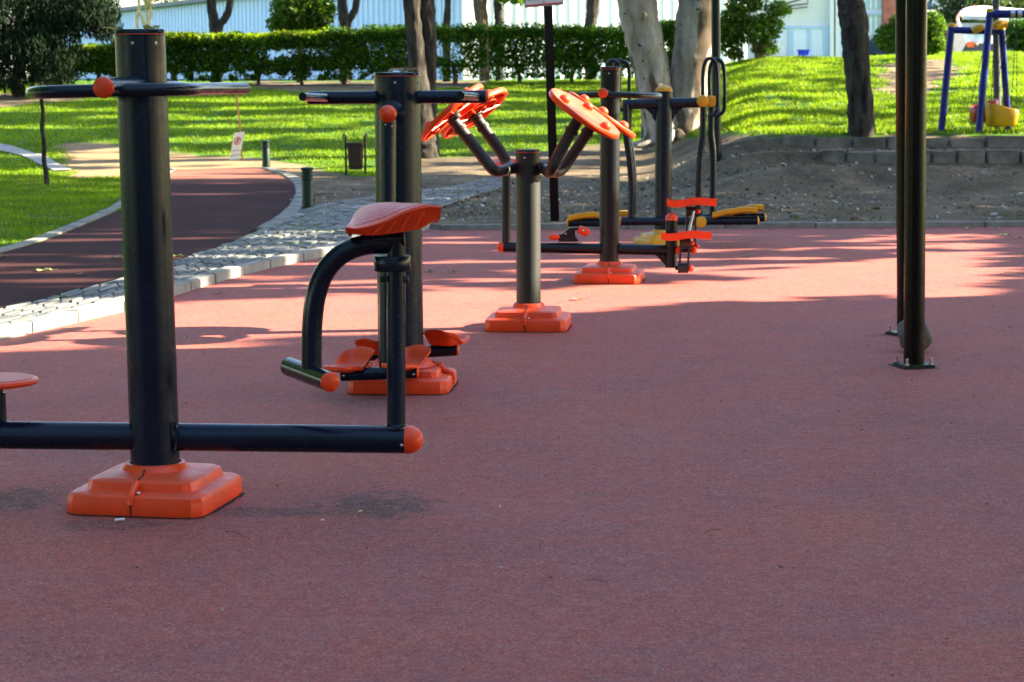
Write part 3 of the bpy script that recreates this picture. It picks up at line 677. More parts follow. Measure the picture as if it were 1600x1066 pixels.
for k in range(4):
    ps = [ptB+Vector((.02+.055*math.cos(t+k*1.7)+.008*k, -.03+.035*math.sin(t*1.3+k), .021+.014*abs(math.sin(t*1.1+k)))) for t in np.linspace(0, 3.2, 10)]
    tw.tube(ps, .0017, 6, smooth=2)
single('dry_twig', tw, m_simple('dry_twig_mat', (.45, .27, .15), .8), 'small curl of dry twigs lying on top of the thick navy post', 'twig', ptB+Vector((0, 0, .019)))

# ---- machine C: four arm wheels
YC = 11.95; C_ = Thing('arm_wheel_trainer', 'short sunlit post carrying four tilted orange hand wheels on bent arms', 'exercise machine', G(826, 511))
ptC = P(825, 238, YC); pbC = P(826, 511, YC); pbC.z = 0
poC = pole(C_, pbC, ptC, .0695, NAVY3, angs=(-1.85, -.3))
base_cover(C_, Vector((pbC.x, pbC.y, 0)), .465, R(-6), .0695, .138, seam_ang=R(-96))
shb = C_.part('shoulder_bar', MB().tube([P(786, 263, YC+.02), P(868, 262, YC-.02)], .033, 22), NAVY3)
arms = [([(800, 263, YC), (784, 267, YC-.12), (772, 266, YC-.2), (757, 249, YC-.2), (735, 221, YC-.2), (704, 183, YC-.2)], (705, 175), (-.66, .10, .75), YC-.2),
        ([(800, 263, YC+.1), (793, 258, YC+.2), (786, 243, YC+.22), (768, 217, YC+.22), (741, 180, YC+.22)], (740, 176), (-.565, .20, .80), YC+.22),
        ([(850, 263, YC), (858, 269, YC-.16), (863, 262, YC-.24), (873, 242, YC-.24), (888, 214, YC-.24), (905, 184, YC-.24)], (913.5, 177), (.545, -.17, .82), YC-.24),
        ([(850, 263, YC), (868, 269, YC+.12), (879, 264, YC+.18), (892, 246, YC+.2), (908, 222, YC+.2), (930, 188, YC+.2)], (941, 179), (.56, -.02, .83), YC+.2)]
for pts, dc, nn, Yd in arms:
    ao = C_.part('arm', MB().tube([P(*p) for p in pts], .0325, 20, smooth=5), NAVY3)
    pe = P(*pts[-1]); pd = (pe-P(*pts[-2])).normalized()
    C_.part('clamp_ring', MB().lathe(pe-pd*.085, pd, [(.034, -.012), (.039, -.01), (.039, .01), (.034, .012)], 24), RUBBER, ao)
    c = P(dc[0], dc[1], Yd); nn = Vector(nn).normalized()
    wo = C_.part('hand_wheel', MB().lathe(c, nn, [(.0, -.004), (.19, -.004), (.205, -.02), (.222, -.02), (.228, -.012), (.228, .004), (.222, .012), (.20, .013), (.17, .006), (.0, .009)], 56), ORANGE)
    t1 = nn.cross(Vector((0, 1, 0))).normalized(); t2 = nn.cross(t1)
    for k in range(3):
        an = 2.1*k+.5; q = c+(t1*math.cos(an)+t2*math.sin(an))*.155
        C_.part('wheel_knob', MB().lathe(q, nn, [(.031, .0), (.031, .012), (.029, .024), (.022, .034), (.012, .040), (0, .041)], 20), ORANGE, wo)
    rb = MB()
    for k in range(8):
        an = math.pi*k/4; d_ = t1*math.cos(an)+t2*math.sin(an); rb.bar(c+d_*.04-nn*.014, c+d_*.205-nn*.014, .02, .008)
    for rr in (.075, .145): rb.tube([c-nn*.014+(t1*math.cos(a)+t2*math.sin(a))*rr for a in np.linspace(0, 2*math.pi, 30)], .007, 6, cap=False)
    C_.part('wheel_ribs', rb, ORANGE, wo)
    C_.part('bearing', MB().lathe(c, -nn, [(.045, .004), (.045, .03), (.03, .034), (.03, .055), (0, .055)], 20), RUBBER, wo)

# ---- machine D: stepper / saddle station
YD = 14.7; D_ = Thing('fitness_station', 'charcoal fitness station with orange stepper treads at the right end of its low beam', 'exercise machine', G(952, 439))
ptD = P(953.5, 108, YD); pbD = P(952, 439, YD); pbD.z = 0
pole(D_, pbD, ptD, .0685, NAVY2, angs=(-1.75, -.8))
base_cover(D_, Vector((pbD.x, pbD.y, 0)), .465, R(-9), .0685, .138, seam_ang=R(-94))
bD = D_.part('cross_beam', MB().tube([P(784, 386, YD), P(1046, 391, YD)], .037, 24), NAVY2)
D_.part('end_cap', MB().dome(P(784, 386, YD), (-1, 0, 0), .038, .035, .01), ORANGE, bD)
D_.part('weld', MB().lathe(P(969, 388, YD), (1, 0, 0), [(.042, -.01), (.042, .0), (.0375, .008)], 24), NAVY2, bD)
D_.part('seat_post', MB().tube([P(791, 380, YD), P(791, 262, YD)], .030, 20), NAVY2)
saddle(D_, [(757, 256), (772, 255.5), (788, 254), (803, 251), (815, 249)], [(762, 252), (772, 248), (785, 247), (800, 249), (812, 247)], YD-.12, YD+.12, [(758, 262), (775, 264), (790, 263.5), (805, 260), (813, 256)], nu=14)
D_.part('footrest_arm', MB().tube([P(800, 266, YD), P(815, 268, YD), P(828, 276, YD), P(834, 296, YD), P(836, 336, YD)], .026, 16, smooth=4), NAVY2)
lv = D_.part('lever_bracket', MB().prism([P(872, 378, YD-.03), P(905, 378, YD-.03), P(899, 369, YD-.03), P(899, 359, YD-.03), P(905, 362, YD-.03), P(903, 355.5, YD-.03), P(890, 356, YD-.03), P(878, 366, YD-.03), P(862, 368, YD-.03), P(862, 375, YD-.03), P(873, 375, YD-.03)], (0, .05, 0)), NAVY2)
D_.part('pedal', MB().tube([P(904, 358, YD-.05), P(913, 361.5, YD-.05), P(921, 364, YD-.05)], [.026, .032, .022], 14), ORANGE, lv); D_.part('pedal', MB().ball(P(866, 370, YD-.02), .03, (1.4, 1, .8)), ORANGE, lv)
D_.part('bolt', MB().ball(P(884, 365.5, YD-.04), .008), STEEL, lv); D_.part('bolt', MB().ball(P(911, 360.5, YD-.083), .008), STEEL, lv)
ps_ = D_.part('end_post', MB().tube([P(1048.5, 418, YD), P(1049.5, 341, YD)], .042, 24), NAVY2)
D_.part('end_cap', MB().dome(P(1049.5, 342, YD), (0, 0, 1), .0435, .04, .01), ORANGE, ps_); D_.part('screw', MB().ball(P(1048, 343, YD-.044), .005), STEEL, ps_)
D_.part('gusset', MB().prism([P(1024, 398, YD-.01), P(1042, 398, YD-.01), P(1042, 416, YD-.01), P(1037, 412, YD-.01)], (0, .02, 0)), NAVY2, ps_)
D_.part('axle', MB().tube([P(1052, 392, YD-.02), P(1083, 391, YD-.02)], .016, 14), NAVY2, ps_); D_.part('axle', MB().tube([P(1055, 419, YD-.02), P(1078, 419, YD-.02)], .014, 14), NAVY2, ps_)
for x_, y_ in ((1084, 391), (1079, 419), (1060, 391)): D_.part('hub_cap', MB().ball(P(x_, y_, YD-.03), .022, (1, 1, 1.2)), ORANGE, ps_)
def crank(topx, topy, botx, boty, yo, tread):
    k = D_.part('crank_link', MB().bar(P(topx-6, topy, YD+yo), P(botx-6, boty, YD+yo), .012, .04).bar(P(topx+7, topy, YD+yo), P(botx+7, boty, YD+yo), .012, .04), RUBBER)
    for q in (.12, .9):
        px_ = topx+(botx-topx)*q; py_ = topy+(boty-topy)*q
        D_.part('roller', MB().tube([P(px_-8, py_, YD+yo), P(px_+8, py_, YD+yo)], .034, 18), RUBBER, k)
        D_.part('hub_cap', MB().ball(P(px_+11, py_, YD+yo), .016), ORANGE, k)
    rows = []
    (x0, x1, yy) = tread
    for i in range(21):
        u = i/20; x = x0+(x1-x0)*u; y = yy-4*math.sin(math.pi*u)**2+3*math.sin(2*math.pi*(u-.05))*.6-2.5*(abs(2*u-1)**6)
        rows.append([P(x, y+.6*(1-abs(2*v-1)), YD+yo-.09+.18*v) for v in (0, .5, 1)])
    D_.part('tread', MB().grid(rows, (0, 0, -.05)), ORANGE, k)
    return k
crank(1080, 322, 1078, 392, .06, (1042, 1120, 313)); crank(1071, 374, 1067, 424, -.09, (1033, 1112, 365))
D_.part('push_rod', MB().tube([P(1084, 330, YD+.02), P(1071, 385, YD-.02)], .01, 10), STEEL)
hD = D_.part('handlebar', MB().tube([P(905, 149, YD-.1), P(925, 148.5, YD-.2), P(945, 148, YD-.25), P(985, 149, YD-.25), P(1005, 150, YD-.2), P(1022, 150.5, YD-.05), P(1030, 150, YD+.15), P(1015, 149, YD+.22), P(960, 148, YD+.1)], .0205, 16, smooth=5), NAVY2)
D_.part('handlebar_stub', MB().tube([P(953, 147, YD), P(942, 145.5, YD-.33)], .029, 18), NAVY2, hD); D_.part('end_cap', MB().dome(P(942, 145.5, YD-.33), (-.1, -1, 0), .033, .012, .006), ORANGE, hD)

# ---- machine E: yellow capped air walker
YE = 17.9; E_ = Thing('air_walker', 'black air walker with yellow caps and foot plates near the back kerb', 'exercise machine', G(1036, 383))
ptE = P(1037.5, 142, YE); pbE = P(1036, 383, YE); pbE.z = 0
poE = E_.part('pole', MB().tube([pbE, ptE], .071, 28), NAVY); E_.part('pole_cap', MB().dome(ptE, (0, 0, 1), .073, .048, .004), YELLOW, poE)
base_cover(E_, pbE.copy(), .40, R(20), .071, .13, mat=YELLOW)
cE = E_.part('cross_bar', MB().tube([P(972, 163.5, YE), P(1100, 160, YE)], .043, 22), NAVY)
E_.part('end_cap', MB().dome(P(972, 163.5, YE), (-1, 0, 0), .045, .012, .004), YELLOW, cE)
for sg in (-1, 1):
    g0 = [P(1037+sg*12, 168, YE-.01), P(1037+sg*32, 168, YE-.01), P(1037+sg*24, 174, YE-.01), P(1037+sg*18, 180, YE-.01), P(1037+sg*12, 192, YE-.01)]
    E_.part('gusset', MB().prism(g0, (0, .02, 0)), NAVY, cE)
for x_, yo in ((1098, -.12), (1111, .30)):
    ax_ = E_.part('pivot', MB().tube([P(x_, 158, YE+yo), P(x_+.5, 158, YE+yo+.16)], .046, 22), NAVY); E_.part('end_cap', MB().dome(P(x_, 158, YE+yo), (0, -1, 0), .05, .014, .008), YELLOW, ax_)
def walker_arm(arm, loop, Y):
    a = E_.part('swing_arm', MB().tube([P(x, y, Y) for x, y in arm], .029, 16, smooth=5), NAVY)
    E_.part('handle_loop', MB().tube([P(x, y, Y) for x, y in loop], .0165, 12, smooth=5), NAVY, a); return a
a1 = walker_arm([(1099, 160), (1099, 185), (1098, 210), (1094, 240), (1092, 290), (1092, 345)], [(1099, 165), (1098, 140), (1099, 108), (1104, 94), (1112, 92), (1118, 99), (1121, 120), (1121, 165), (1116, 179), (1106, 181)], YE-.05)
a2 = walker_arm([(1112, 160), (1111, 185), (1111, 210), (1114, 240), (1114, 290), (1113, 340)], [(1110, 160), (1108, 135), (1109, 108), (1114, 95), (1122, 93), (1129, 100), (1132, 120), (1132, 165), (1127, 178), (1117, 181)], YE+.34)
a3 = walker_arm([(978, 163), (978, 190), (979, 215), (984, 250), (987, 290), (986, 340)], [(968, 160), (968, 130), (967, 104), (960, 95), (952, 98), (948, 108), (948, 150), (955, 168), (975, 172)], YE-.05)
a4 = walker_arm([(984, 163), (982, 190), (982, 215), (988, 250), (990, 290), (990, 335)], [(983, 160), (983, 130), (983, 112), (979, 99), (970, 96), (962, 99), (961, 150), (968, 168)], YE+.34)
for (xa, ya, xb, yb, yo, pa) in ((887, 348, 962, 348, -.05, a3), (969, 346, 1184, 345, -.05, a1), (1090, 341, 1195, 340, .34, a2)):
    fb_ = E_.part('foot_beam', MB().tube([P(xa, ya, YE+yo), P(xb, yb, YE+yo)], .036, 18), NAVY)
    for q, dr in (((xa, ya), (-1, 0, 0)), ((xb, yb), (1, 0, 0))): E_.part('end_cap', MB().dome(P(*q, YE+yo), dr, .038, .012, .004), YELLOW, fb_)
def footplate(x0, x1, yt, yb, Y, parent):
    rows = []
    for i in range(25):
        u = i/24; x = x0+(x1-x0)*u; z = yb-(yb-yt)*(.35+.65*sstep(.0, .35, u)*(1-.25*math.sin(6*u)))
        rows.append([P(x, z, Y-.08), P(x, z+2.5, Y-.05), P(x, z+2.5, Y+.06), P(x, z-1, Y+.09)])
    E_.part('foot_plate', MB().grid(rows, (0, 0, -.035)), YELLOW, parent, sharp=60)
footplate(1113, 1184, 326, 336, YE-.05, a1); footplate(1140, 1194, 322, 332, YE+.34, a2); footplate(887, 936, 333, 340, YE-.05, a3); footplate(940, 985, 331, 338, YE+.34, a4)
E_.part('joint_cap', MB().lathe(P(1095, 347, YE-.09), (0, -1, 0), [(.045, -.05), (.05, 0), (.046, .02), (.02, .028), (0, .028)], 24), YELLOW, a1)

# ------------------------------------------------------------------ posts at the right
def flanged_post(label, bx, by, tx, ty, r, plate_rot):
    b = G(bx, by); th = Thing('steel_post', label, 'post', b); t_ = P(tx, ty, b.y); d_ = (t_-b).normalized(); top = b+d_*(3.4/d_.z)
    po = th.part('pole', MB().tube([Vector((b.x, b.y, .012)), top], r, 30), BROWNPOST)
    th.part('pole_cap', MB().dome(top, (0, 0, 1), r*1.03, .03, .01), BROWNPOST, po)
    th.part('base_plate', MB().box((b.x, b.y, .010), (.155, .155, .012), plate_rot, .002), GREENP)
    th.part('ground_gap', MB().prism([(b.x+.125*math.cos(plate_rot+k*math.pi/2+.78)*random.uniform(.93, 1.12), b.y+.13*math.sin(plate_rot+k*math.pi/2+.78)*random.uniform(.9, 1.15), .0008) for k in range(4)], (0, 0, .002)), BLACK)
    for k in range(4):
        an = plate_rot+math.pi/4+k*math.pi/2; q = Vector((b.x+.088*math.cos(an), b.y+.088*math.sin(an), .014))
        th.part('anchor_bolt', MB().lathe(q, (0, 0, 1), [(.011, 0), (.011, .01), (.006, .011), (.006, .035), (0, .036)], 8), STEEL)
    return th
flanged_post('tall black round post with bolted base plate, the nearer of the pair at the right', 1428, 573, 1432, 0, .0505, R(12))
flanged_post('tall dark round post set close behind the nearer black post', 1415, 523, 1412.5, 0, .047, R(30))
pb_ = G(1428, 549)
single('boulder', MB().ball((pb_.x, pb_.y, .082), .09, (.95, .8, 1.0), 28, .35, 3), ROCK, 'rounded grey stone standing between the two black posts', 'stone', (pb_.x, pb_.y, 0))

# ------------------------------------------------------------------ street furniture
def bollard(bx, by, ty, wd, label):
    b = TG(bx, by); k = 3300/b.y; h = (by-ty)/k; r = wd/k/2; th = Thing('bollard', label, 'bollard', b, 'green bollards by the path')
    bd = th.part('post', MB().lathe(b+Vector((0, 0, -.05)), (0, 0, 1), [(r, 0), (r, .05+h*.70), (r*.97, .05+h*.71)], 26), GREENP)
    th.part('neck', MB().lathe(b, (0, 0, 1), [(r*1.04, h*.70), (r*1.06, h*.72), (r*.96, h*.735), (r*.96, h*.78), (r*1.06, h*.79), (r*1.06, h*.81), (r*.95, h*.825), (r*.95, h*.86), (r*1.05, h*.87), (r*1.05, h*.885), (r*.93, h*.895), (r*.93, h*.93)], 26), GREENP)
    th.part('cap', MB().lathe(b, (0, 0, 1), [(r*.9, h*.925), (r*1.1, h*.94), (r*1.12, h*.97), (r*1.02, h*.99), (r*.5, h*1.0), (0, h*1.0)], 26), GREENP)
bollard(481, 327, 262, 18, 'dark green ringed bollard standing on the shaded stone paving edge')
bollard(416, 262, 220, 12.5, 'sunlit green bollard beside the far bend of the path')
b = TG(556, 274); k = 3300/b.y; wB = Thing('litter_bin', 'black litter bin with brown slats hung between two posts', 'litter bin', b)
for sx_ in (-1, 1):
    x_ = b.x+sx_*15/k; po = wB.part('post', MB().box((x_, b.y, b.z+29/k), (3.2/k, .05, 66/k), 0, .004), RUBBER)
    wB.part('curl', MB().tube([Vector((x_, b.y, b.z+60/k)), Vector((x_+sx_*1/k, b.y, b.z+63/k)), Vector((x_+sx_*3/k, b.y, b.z+63.5/k)), Vector((x_+sx_*4/k, b.y, b.z+60/k)), Vector((x_+sx_*3.5/k, b.y, b.z+57/k))], 1.3/k, 8, smooth=3), RUBBER, po)
def sq(hw, hd, z): return [Vector((b.x+x*hw/k, b.y+y*hd/k, b.z+z/k)) for x, y in ((-1, -1), (1, -1), (1, 1), (-1, 1))]
lv_ = sq(8, 7, 9)+sq(10.6, 9.5, 50)+sq(9.6, 8.6, 50)+sq(8, 7, 16)
wB.part('liner', MB().add(lv_, [(0, 3, 2, 1), (12, 13, 14, 15)]+[(r_*4+q, r_*4+(q+1) % 4, r_*4+4+(q+1) % 4, r_*4+4+q) for r_ in range(3) for q in range(4)]), RUBBER)
sl = MB(); lo_, hi_ = sq(8.8, 7.8, 9), sq(11.4, 10.3, 51)
for q in range(4):
    for t_ in (.1, .3, .5, .7, .9): sl.bar(lo_[q].lerp(lo_[(q+1) % 4], t_), hi_[q].lerp(hi_[(q+1) % 4], t_), 2.4/k, .012, .002)
wB.part('slats', sl, WOOD)
for z_, e_ in ((14, 0), (47, 2.2)):
    h_ = MB(); cr_ = sq(9.7+e_, 8.7+e_, z_)
    for q in range(4): h_.bar(cr_[q], cr_[(q+1) % 4], 2.4/k, .014)
    wB.part('hoop', h_, RUBBER)
def text_mb(s, origin, xdir, updir, size, align='CENTER'):
    cu = bpy.data.curves.new('txt', 'FONT'); cu.body = s; cu.size = size; cu.align_x = align; cu.extrude = .0
    o = bpy.data.objects.new('txt', cu); me_ = bpy.data.meshes.new_from_object(o); mb = MB()
    xd = Vector(xdir).normalized(); ud = Vector(updir).normalized()
    mb.add([Vector(origin)+xd*v.co.x+ud*v.co.y for v in me_.vertices], [tuple(p.vertices) for p in me_.polygons])
    bpy.data.objects.remove(o); bpy.data.curves.remove(cu); bpy.data.meshes.remove(me_); return mb
# small leaning notice on a stake
sb_ = TG(375, 251); ys = sb_.y; th = Thing('lawn_sign', 'small leaning white notice with red ring on a thin orange stake', 'sign', sb_)
th.part('stake', MB().tube([P(379, 253, ys), P(375, 200, ys), P(369, 146, ys)], .014, 8), m_simple('stake_wood', (.45, .2, .09), .7))
q = [P(358.5, 250.5, ys-.06), P(373.5, 248.5, ys-.06), P(382.5, 206, ys-.04), P(366, 207.5, ys-.04)]
bo = th.part('board', MB().prism(q, (0, .012, 0)), WHITE)
xd = (q[1]-q[0]).normalized(); ud = (q[3]-q[0]).normalized(); nf = Vector((0, -.004, 0)); cr = q[0]+xd*.075+ud*.31+nf; W_ = (q[1]-q[0]).length; H_ = (q[3]-q[0]).length
cr = q[0].lerp(q[1], .5)+ud*H_*.68+nf; rr = W_*.36
ring = MB(); outer = []; inner = []
for j in range(28):
    an = 2*math.pi*j/28; outer.append(cr+xd*math.cos(an)*rr+ud*math.sin(an)*rr*1.15); inner.append(cr+xd*math.cos(an)*rr*.76+ud*math.sin(an)*rr*.87)
ring.add(outer+inner, [(j, (j+1) % 28, 28+(j+1) % 28, 28+j) for j in range(28)])
a1_, b1_ = cr+xd*rr*.55+ud*rr*.6, cr-xd*rr*.55-ud*rr*.6; ring.bar(a1_, b1_, rr*.2, .001); th.part('prohibition_ring', ring, REDM, bo)
th.part('pictogram', MB().bar(cr+ud*rr*.35+nf, cr-ud*rr*.5+nf, rr*.35, .001).ball(cr+ud*rr*.5+nf, rr*.17, n=10), INK, bo)
th.part('lettering', text_mb('LÜTFEN', q[0].lerp(q[1], .5)+ud*H_*.30+nf, xd, ud, W_*.24).add(*(lambda t_: (t_.v, t_.f))(text_mb('BASMAYINIZ', q[0].lerp(q[1], .5)+ud*H_*.14+nf, xd, ud, W_*.19))), INK, bo)
# park information sign, its board cut by the top of the photograph
ib = TG(867, 346); yi = ib.y; th = Thing('park_sign', 'white notice board with red border on a dark brown square post', 'sign', ib)
ti = P(856, 0, yi); dI = (ti-ib).normalized(); topI = ib+dI*((2.85-ib.z)/dI.z)
th.part('post', MB().bar(ib-dI*.1, topI, .084, .07, .006), BROWNPOST)
q = [P(820, 12.5, yi-.07), P(881, 7.5, yi-.07)]; xd = (q[1]-q[0]).normalized(); ud = Vector((xd.z*-1, 0, xd.x)); W_ = (q[1]-q[0]).length; Hh = .27
bo = th.part('board', MB().prism([q[0], q[1], q[1]+ud*Hh, q[0]+ud*Hh], (0, .02, 0)), m_simple('sign_back', (.25, .26, .28), .5))
nf = Vector((0, -.003, 0)); ins = .012
pa = q[0]+xd*ins+ud*ins+nf; th.part('sign_face', MB().prism([pa, pa+xd*(W_-2*ins), pa+xd*(W_-2*ins)+ud*(Hh-2*ins), pa+ud*(Hh-2*ins)], (0, .002, 0)), WHITE, bo)
bd = MB()
for (a, b2) in ((pa+ud*.008, pa+xd*(W_-2*ins)+ud*.008), (pa+ud*(Hh-2*ins-.008), pa+xd*(W_-2*ins)+ud*(Hh-2*ins-.008))): bd.bar(a-Vector((0, .001, 0)), b2-Vector((0, .001, 0)), .012, .002)
th.part('border', bd, REDM, bo)
tx = MB()
for i_, s_ in enumerate(('Mavi Park & Caddesi Kıyı', 'Halk Sahası', 'SPOR ALANI')):
    t_ = text_mb(s_, q[0]+xd*W_*.5+ud*(.062+.062*i_)+nf*2, xd, ud, .034 if i_ == 0 else .045); tx.add(t_.v, t_.f)
tx.bar(q[0]+xd*W_*.47+ud*.04+nf*2, q[0]+xd*W_*.52+ud*.04+nf*2, .01, .001)
th.part('lettering', tx, INK, bo)
# lamp pole beside the eucalyptus
lb = TG(1120, 250); tl = P(1118, 0, lb.y); d_ = (tl-lb).normalized(); tpl = lb+d_*4.6
th = Thing('lamp_post', 'tall dark green lamp pole just right of the pale twin trunk', 'lamp post', lb)
lpm = m_paint('pole_green', (.007, .012, .012), .35); rL = 15/3300*lb.y/2
po = th.part('pole', MB().tube([lb-d_*.1, tpl], [rL, rL*.8], 22), lpm); th.part('base_ring', MB().lathe(lb, (0, 0, 1), [(rL*1.05, -.05), (rL*1.05, .02), (rL, .03)], 22), lpm, po)
th.part('lamp_head', MB().lathe(tpl, (0, 0, 1), [(.05, 0), (.14, .05), (.16, .3), (.2, .32), (.05, .42), (0, .43)], 20), lpm)
gb = TG(1004, 223); single('support_post', MB().tube([gb-Vector((0, 0, .1)), P(1006, 165, gb.y), P(1012, 60, gb.y)], .035, 12), m_paint('teal_paint', (.02, .05, .065), .4), 'thin bluish post leaning against the pale twin trunk', 'post', gb)
# crooked stake on the left lawn
kb_ = TG(72, 290); kk = kb_.y
single('garden_stake', MB().tube([P(x, y, kk) for x, y in [(73, 292), (72, 272), (69, 250), (69, 225), (66, 200), (67, 175), (64, 150), (65, 128)]], [.036, .032, .028, .026, .022], 10, smooth=4, wob=.25), BARK, 'thin crooked dark stake standing in the left lawn', 'stake', kb_)

# ------------------------------------------------------------------ swings
def leg(th, a, b, r, capc=True, mat=BLUE):
    o = th.part('leg', MB().tube([a, b], r, 20), mat)
    if capc: th.part('leg_cap', MB().dome(b, (b-a), r*1.1, r*.8, .02), YELLOW, o)
    return o
YS = 27.45; s1 = Thing('playground_swing', 'tall blue swing frame with thick top bar running out to the right', 'swing', P(1525, 214, YS))
leg(s1, P(1528, 222, YS), P(1547, 17, YS), .047); leg(s1, P(1740, 222, YS+.1), P(1725, 17, YS), .047)
tbar = s1.part('top_bar', MB().tube([P(1547, 22, YS), P(1725, 22, YS)], .055, 20), BLUE)
for x_ in (1581, 1592): s1.part('hanger', MB().lathe(P(x_, 22, YS), (1, 0, 0), [(.057, -.03), (.063, -.028), (.063, .028), (.057, .03)], 20), STEEL, tbar)
YS2 = 27.8; s2 = Thing('playground_swing', 'lower blue swing frame with yellow clamps, seen left behind the taller frame', 'swing', P(1470, 214, YS2))
leg(s2, P(1469, 222, YS2), P(1487, 40, YS2), .047); leg(s2, P(1577, 222, YS2+.3), P(1565, 44, YS2), .042)
tb2 = s2.part('top_bar', MB().tube([P(1487, 47, YS2), P(1566, 49, YS2)], .045, 18), BLUE)
for x_, y_ in ((1526, 45), (1558, 38)): s2.part('clamp', MB().tube([P(x_-7, y_+4, YS2-.09), P(x_+1, y_, YS2-.1), P(x_+10, y_-3, YS2-.09)], [.045, .055, .035], 12), YELLOW, tb2)
s2.part('clamp', MB().tube([P(1556, 42, YS2-.12), P(1574, 38, YS2-.1)], .04, 12), YELLOW, tb2)
gp = P(1559, 214, 28.3); gp.z = float(gz(gp.x, gp.y))
gt = P(1556, -30, gp.y); single('steel_post', MB().tube([gp-Vector((0, 0, .1)), gt], .05, 16), m_paint('grey_post', (.05, .06, .07), .45), 'grey upright post between the blue swing legs', 'post', gp)
def swing_seat(label, c, wx, wz, mat, hx, bary, Y, flip=1):
    th = Thing('bucket_swing', label, 'swing seat', c)
    n = 24; rings = []
    for i, (z, k, e) in enumerate(((-.5, .86, 0), (-.42, .95, 0), (0, 1, .06), (.42, 1.04, .16), (.5, 1.0, .2), (.46, .9, .2), (0, .82, .1), (-.3, .72, .05))):
        ring_ = []
        for j in range(n):
            a = 2*math.pi*j/n; ca, sa_ = math.cos(a), math.sin(a); r_ = 1/((abs(ca)**4+abs(sa_)**4)**.25)
            ring_.append(c+Vector((ca*r_*k*wx/2, sa_*r_*k*.20, (z+e*(-ca*flip)*1.1)*wz)))
        rings += ring_
    fs = [(i*n+j, i*n+(j+1) % n, (i+1)*n+(j+1) % n, (i+1)*n+j) for i in range(7) for j in range(n)]+[tuple(range(n)), tuple(range(7*n, 8*n))]
    so = th.part('bucket', MB().add(rings, fs), mat, sharp=50)
    for sx_, sy_ in ((-1, -.16), (1, -.16), (-1, .16), (1, .16)):
        top = P(hx+sx_*5, bary, Y+sy_*.5); bot = c+Vector((sx_*wx*.40, sy_, wz*.45)); ch = MB(); nl = 30
        for q_ in range(nl):
            p0 = bot.lerp(top, q_/nl); p1 = bot.lerp(top, (q_+.85)/nl); ch.bar(p0, p1, .012 if q_ % 2 else .004, .004 if q_ % 2 else .012)
        th.part('chain', ch, RUBBER)
swing_seat('yellow bucket swing seat hanging from chains in front of the red one', P(1565, 182, 27.6), .39, .26, YELLOW, 1584, 27, 27.45, 1)
swing_seat('red bucket swing seat hanging partly behind the yellow one', P(1537, 176, 28.0), .34, .25, m_simple('red_plastic', (.33, .012, .014), .4, .15, 6), 1548, 48, 27.8, -1)

# ------------------------------------------------------------------ trees and shrubs in view
def blob_leaves(th, name, blobs, n, size, mat, asp=.5, hollow=.5, droop=None, parent=None):
    c = in_blobs(blobs, n, hollow); ax, ay = rand_axes(n, size, asp, droop); return th.quads(name, c, ax, ay, mat, parent)
def trunk_tube(pts, rs, seed=0, n=26, wob=.22): return MB().tube(pts, rs, n, smooth=7, wob=wob, seed=seed)
b = TG(660, 246); y_ = b.y; k = 3300/y_
th = Thing('pine_tree', 'dark rough-barked pine with two fused stems behind the thick navy post', 'tree', b)
th.part('trunk', trunk_tube([b-Vector((0, 0, .15))+Vector((.02, 0, 0)), b+Vector((.01, 0, .1)), P(659, 200, y_), P(655, 130, y_), P(648, 60, y_), P(643, 0, y_), P(640, -120, y_), P(630, -330, y_)], [32/k, 23/k, 20/k, 15/k, 13/k, 13/k, 11/k, 7/k], 1), BARK)
th.part('trunk', trunk_tube([b+Vector((.12, .05, -.1)), P(668, 190, y_+.1), P(669, 130, y_+.1), P(671, 70, y_+.1), P(668, 30, y_+.1), P(667, -20, y_+.1), P(672, -150, y_+.1), P(690, -330, y_+.1)], [18/k, 16/k, 12/k, 11/k, 12/k, 12/k, 10/k, 6/k], 5), BARK)
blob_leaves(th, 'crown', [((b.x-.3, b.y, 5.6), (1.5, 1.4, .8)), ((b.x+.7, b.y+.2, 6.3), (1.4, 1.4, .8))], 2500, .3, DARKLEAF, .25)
b = TG(1052, 222); y_ = b.y; k = 3300/y_
th = Thing('eucalyptus_tree', 'pale mottled eucalyptus with two thick trunks parting near the ground', 'tree', b)
th.part('trunk', trunk_tube([P(1040, 232, y_), P(1034, 205, y_), P(1027, 165, y_), P(1018, 110, y_), P(1007, 60, y_), P(996, 10, y_), P(990, -60, y_), P(975, -300, y_)], [36/k, 29/k, 27/k, 28/k, 29/k, 31/k, 30/k, 20/k], 3, 32, .12), EUCA)
th.part('trunk', trunk_tube([P(1064, 234, y_+.1), P(1070, 200, y_+.1), P(1073, 160, y_+.1), P(1077, 110, y_+.1), P(1085, 60, y_+.1), P(1091, 10, y_+.1), P(1097, -60, y_+.1), P(1115, -300, y_+.1)], [40/k, 31/k, 29/k, 30/k, 31/k, 32/k, 30/k, 20/k], 8, 32, .12), EUCA)
rm = MB()
for a_ in range(9):
    an = a_*.7+.2; rm.tube([b+Vector((math.cos(an)*.15, math.sin(an)*.15-.05, .12)), b+Vector((math.cos(an)*.35, math.sin(an)*.35-.05, .02)), b+Vector((math.cos(an)*.7, math.sin(an)*.7-.05, -.06))], [.1, .07, .03], 10, smooth=3, wob=.2, seed=a_)
th.part('roots', rm, EUCA)
blob_leaves(th, 'crown', [((b.x-1, b.y, 6.4), (1.8, 1.6, 1.0)), ((b.x+1.2, b.y+.3, 6.8), (1.8, 1.6, 1.0))], 2500, .3, SHRUBM, .25, droop=.4)
b = TG(1347, 216); b.y += .25; b.z = float(gz(b.x, b.y)); y_ = b.y; k = 3300/y_
th = Thing('pine_tree', 'single dark pine trunk rising behind the upper block wall', 'tree', b)
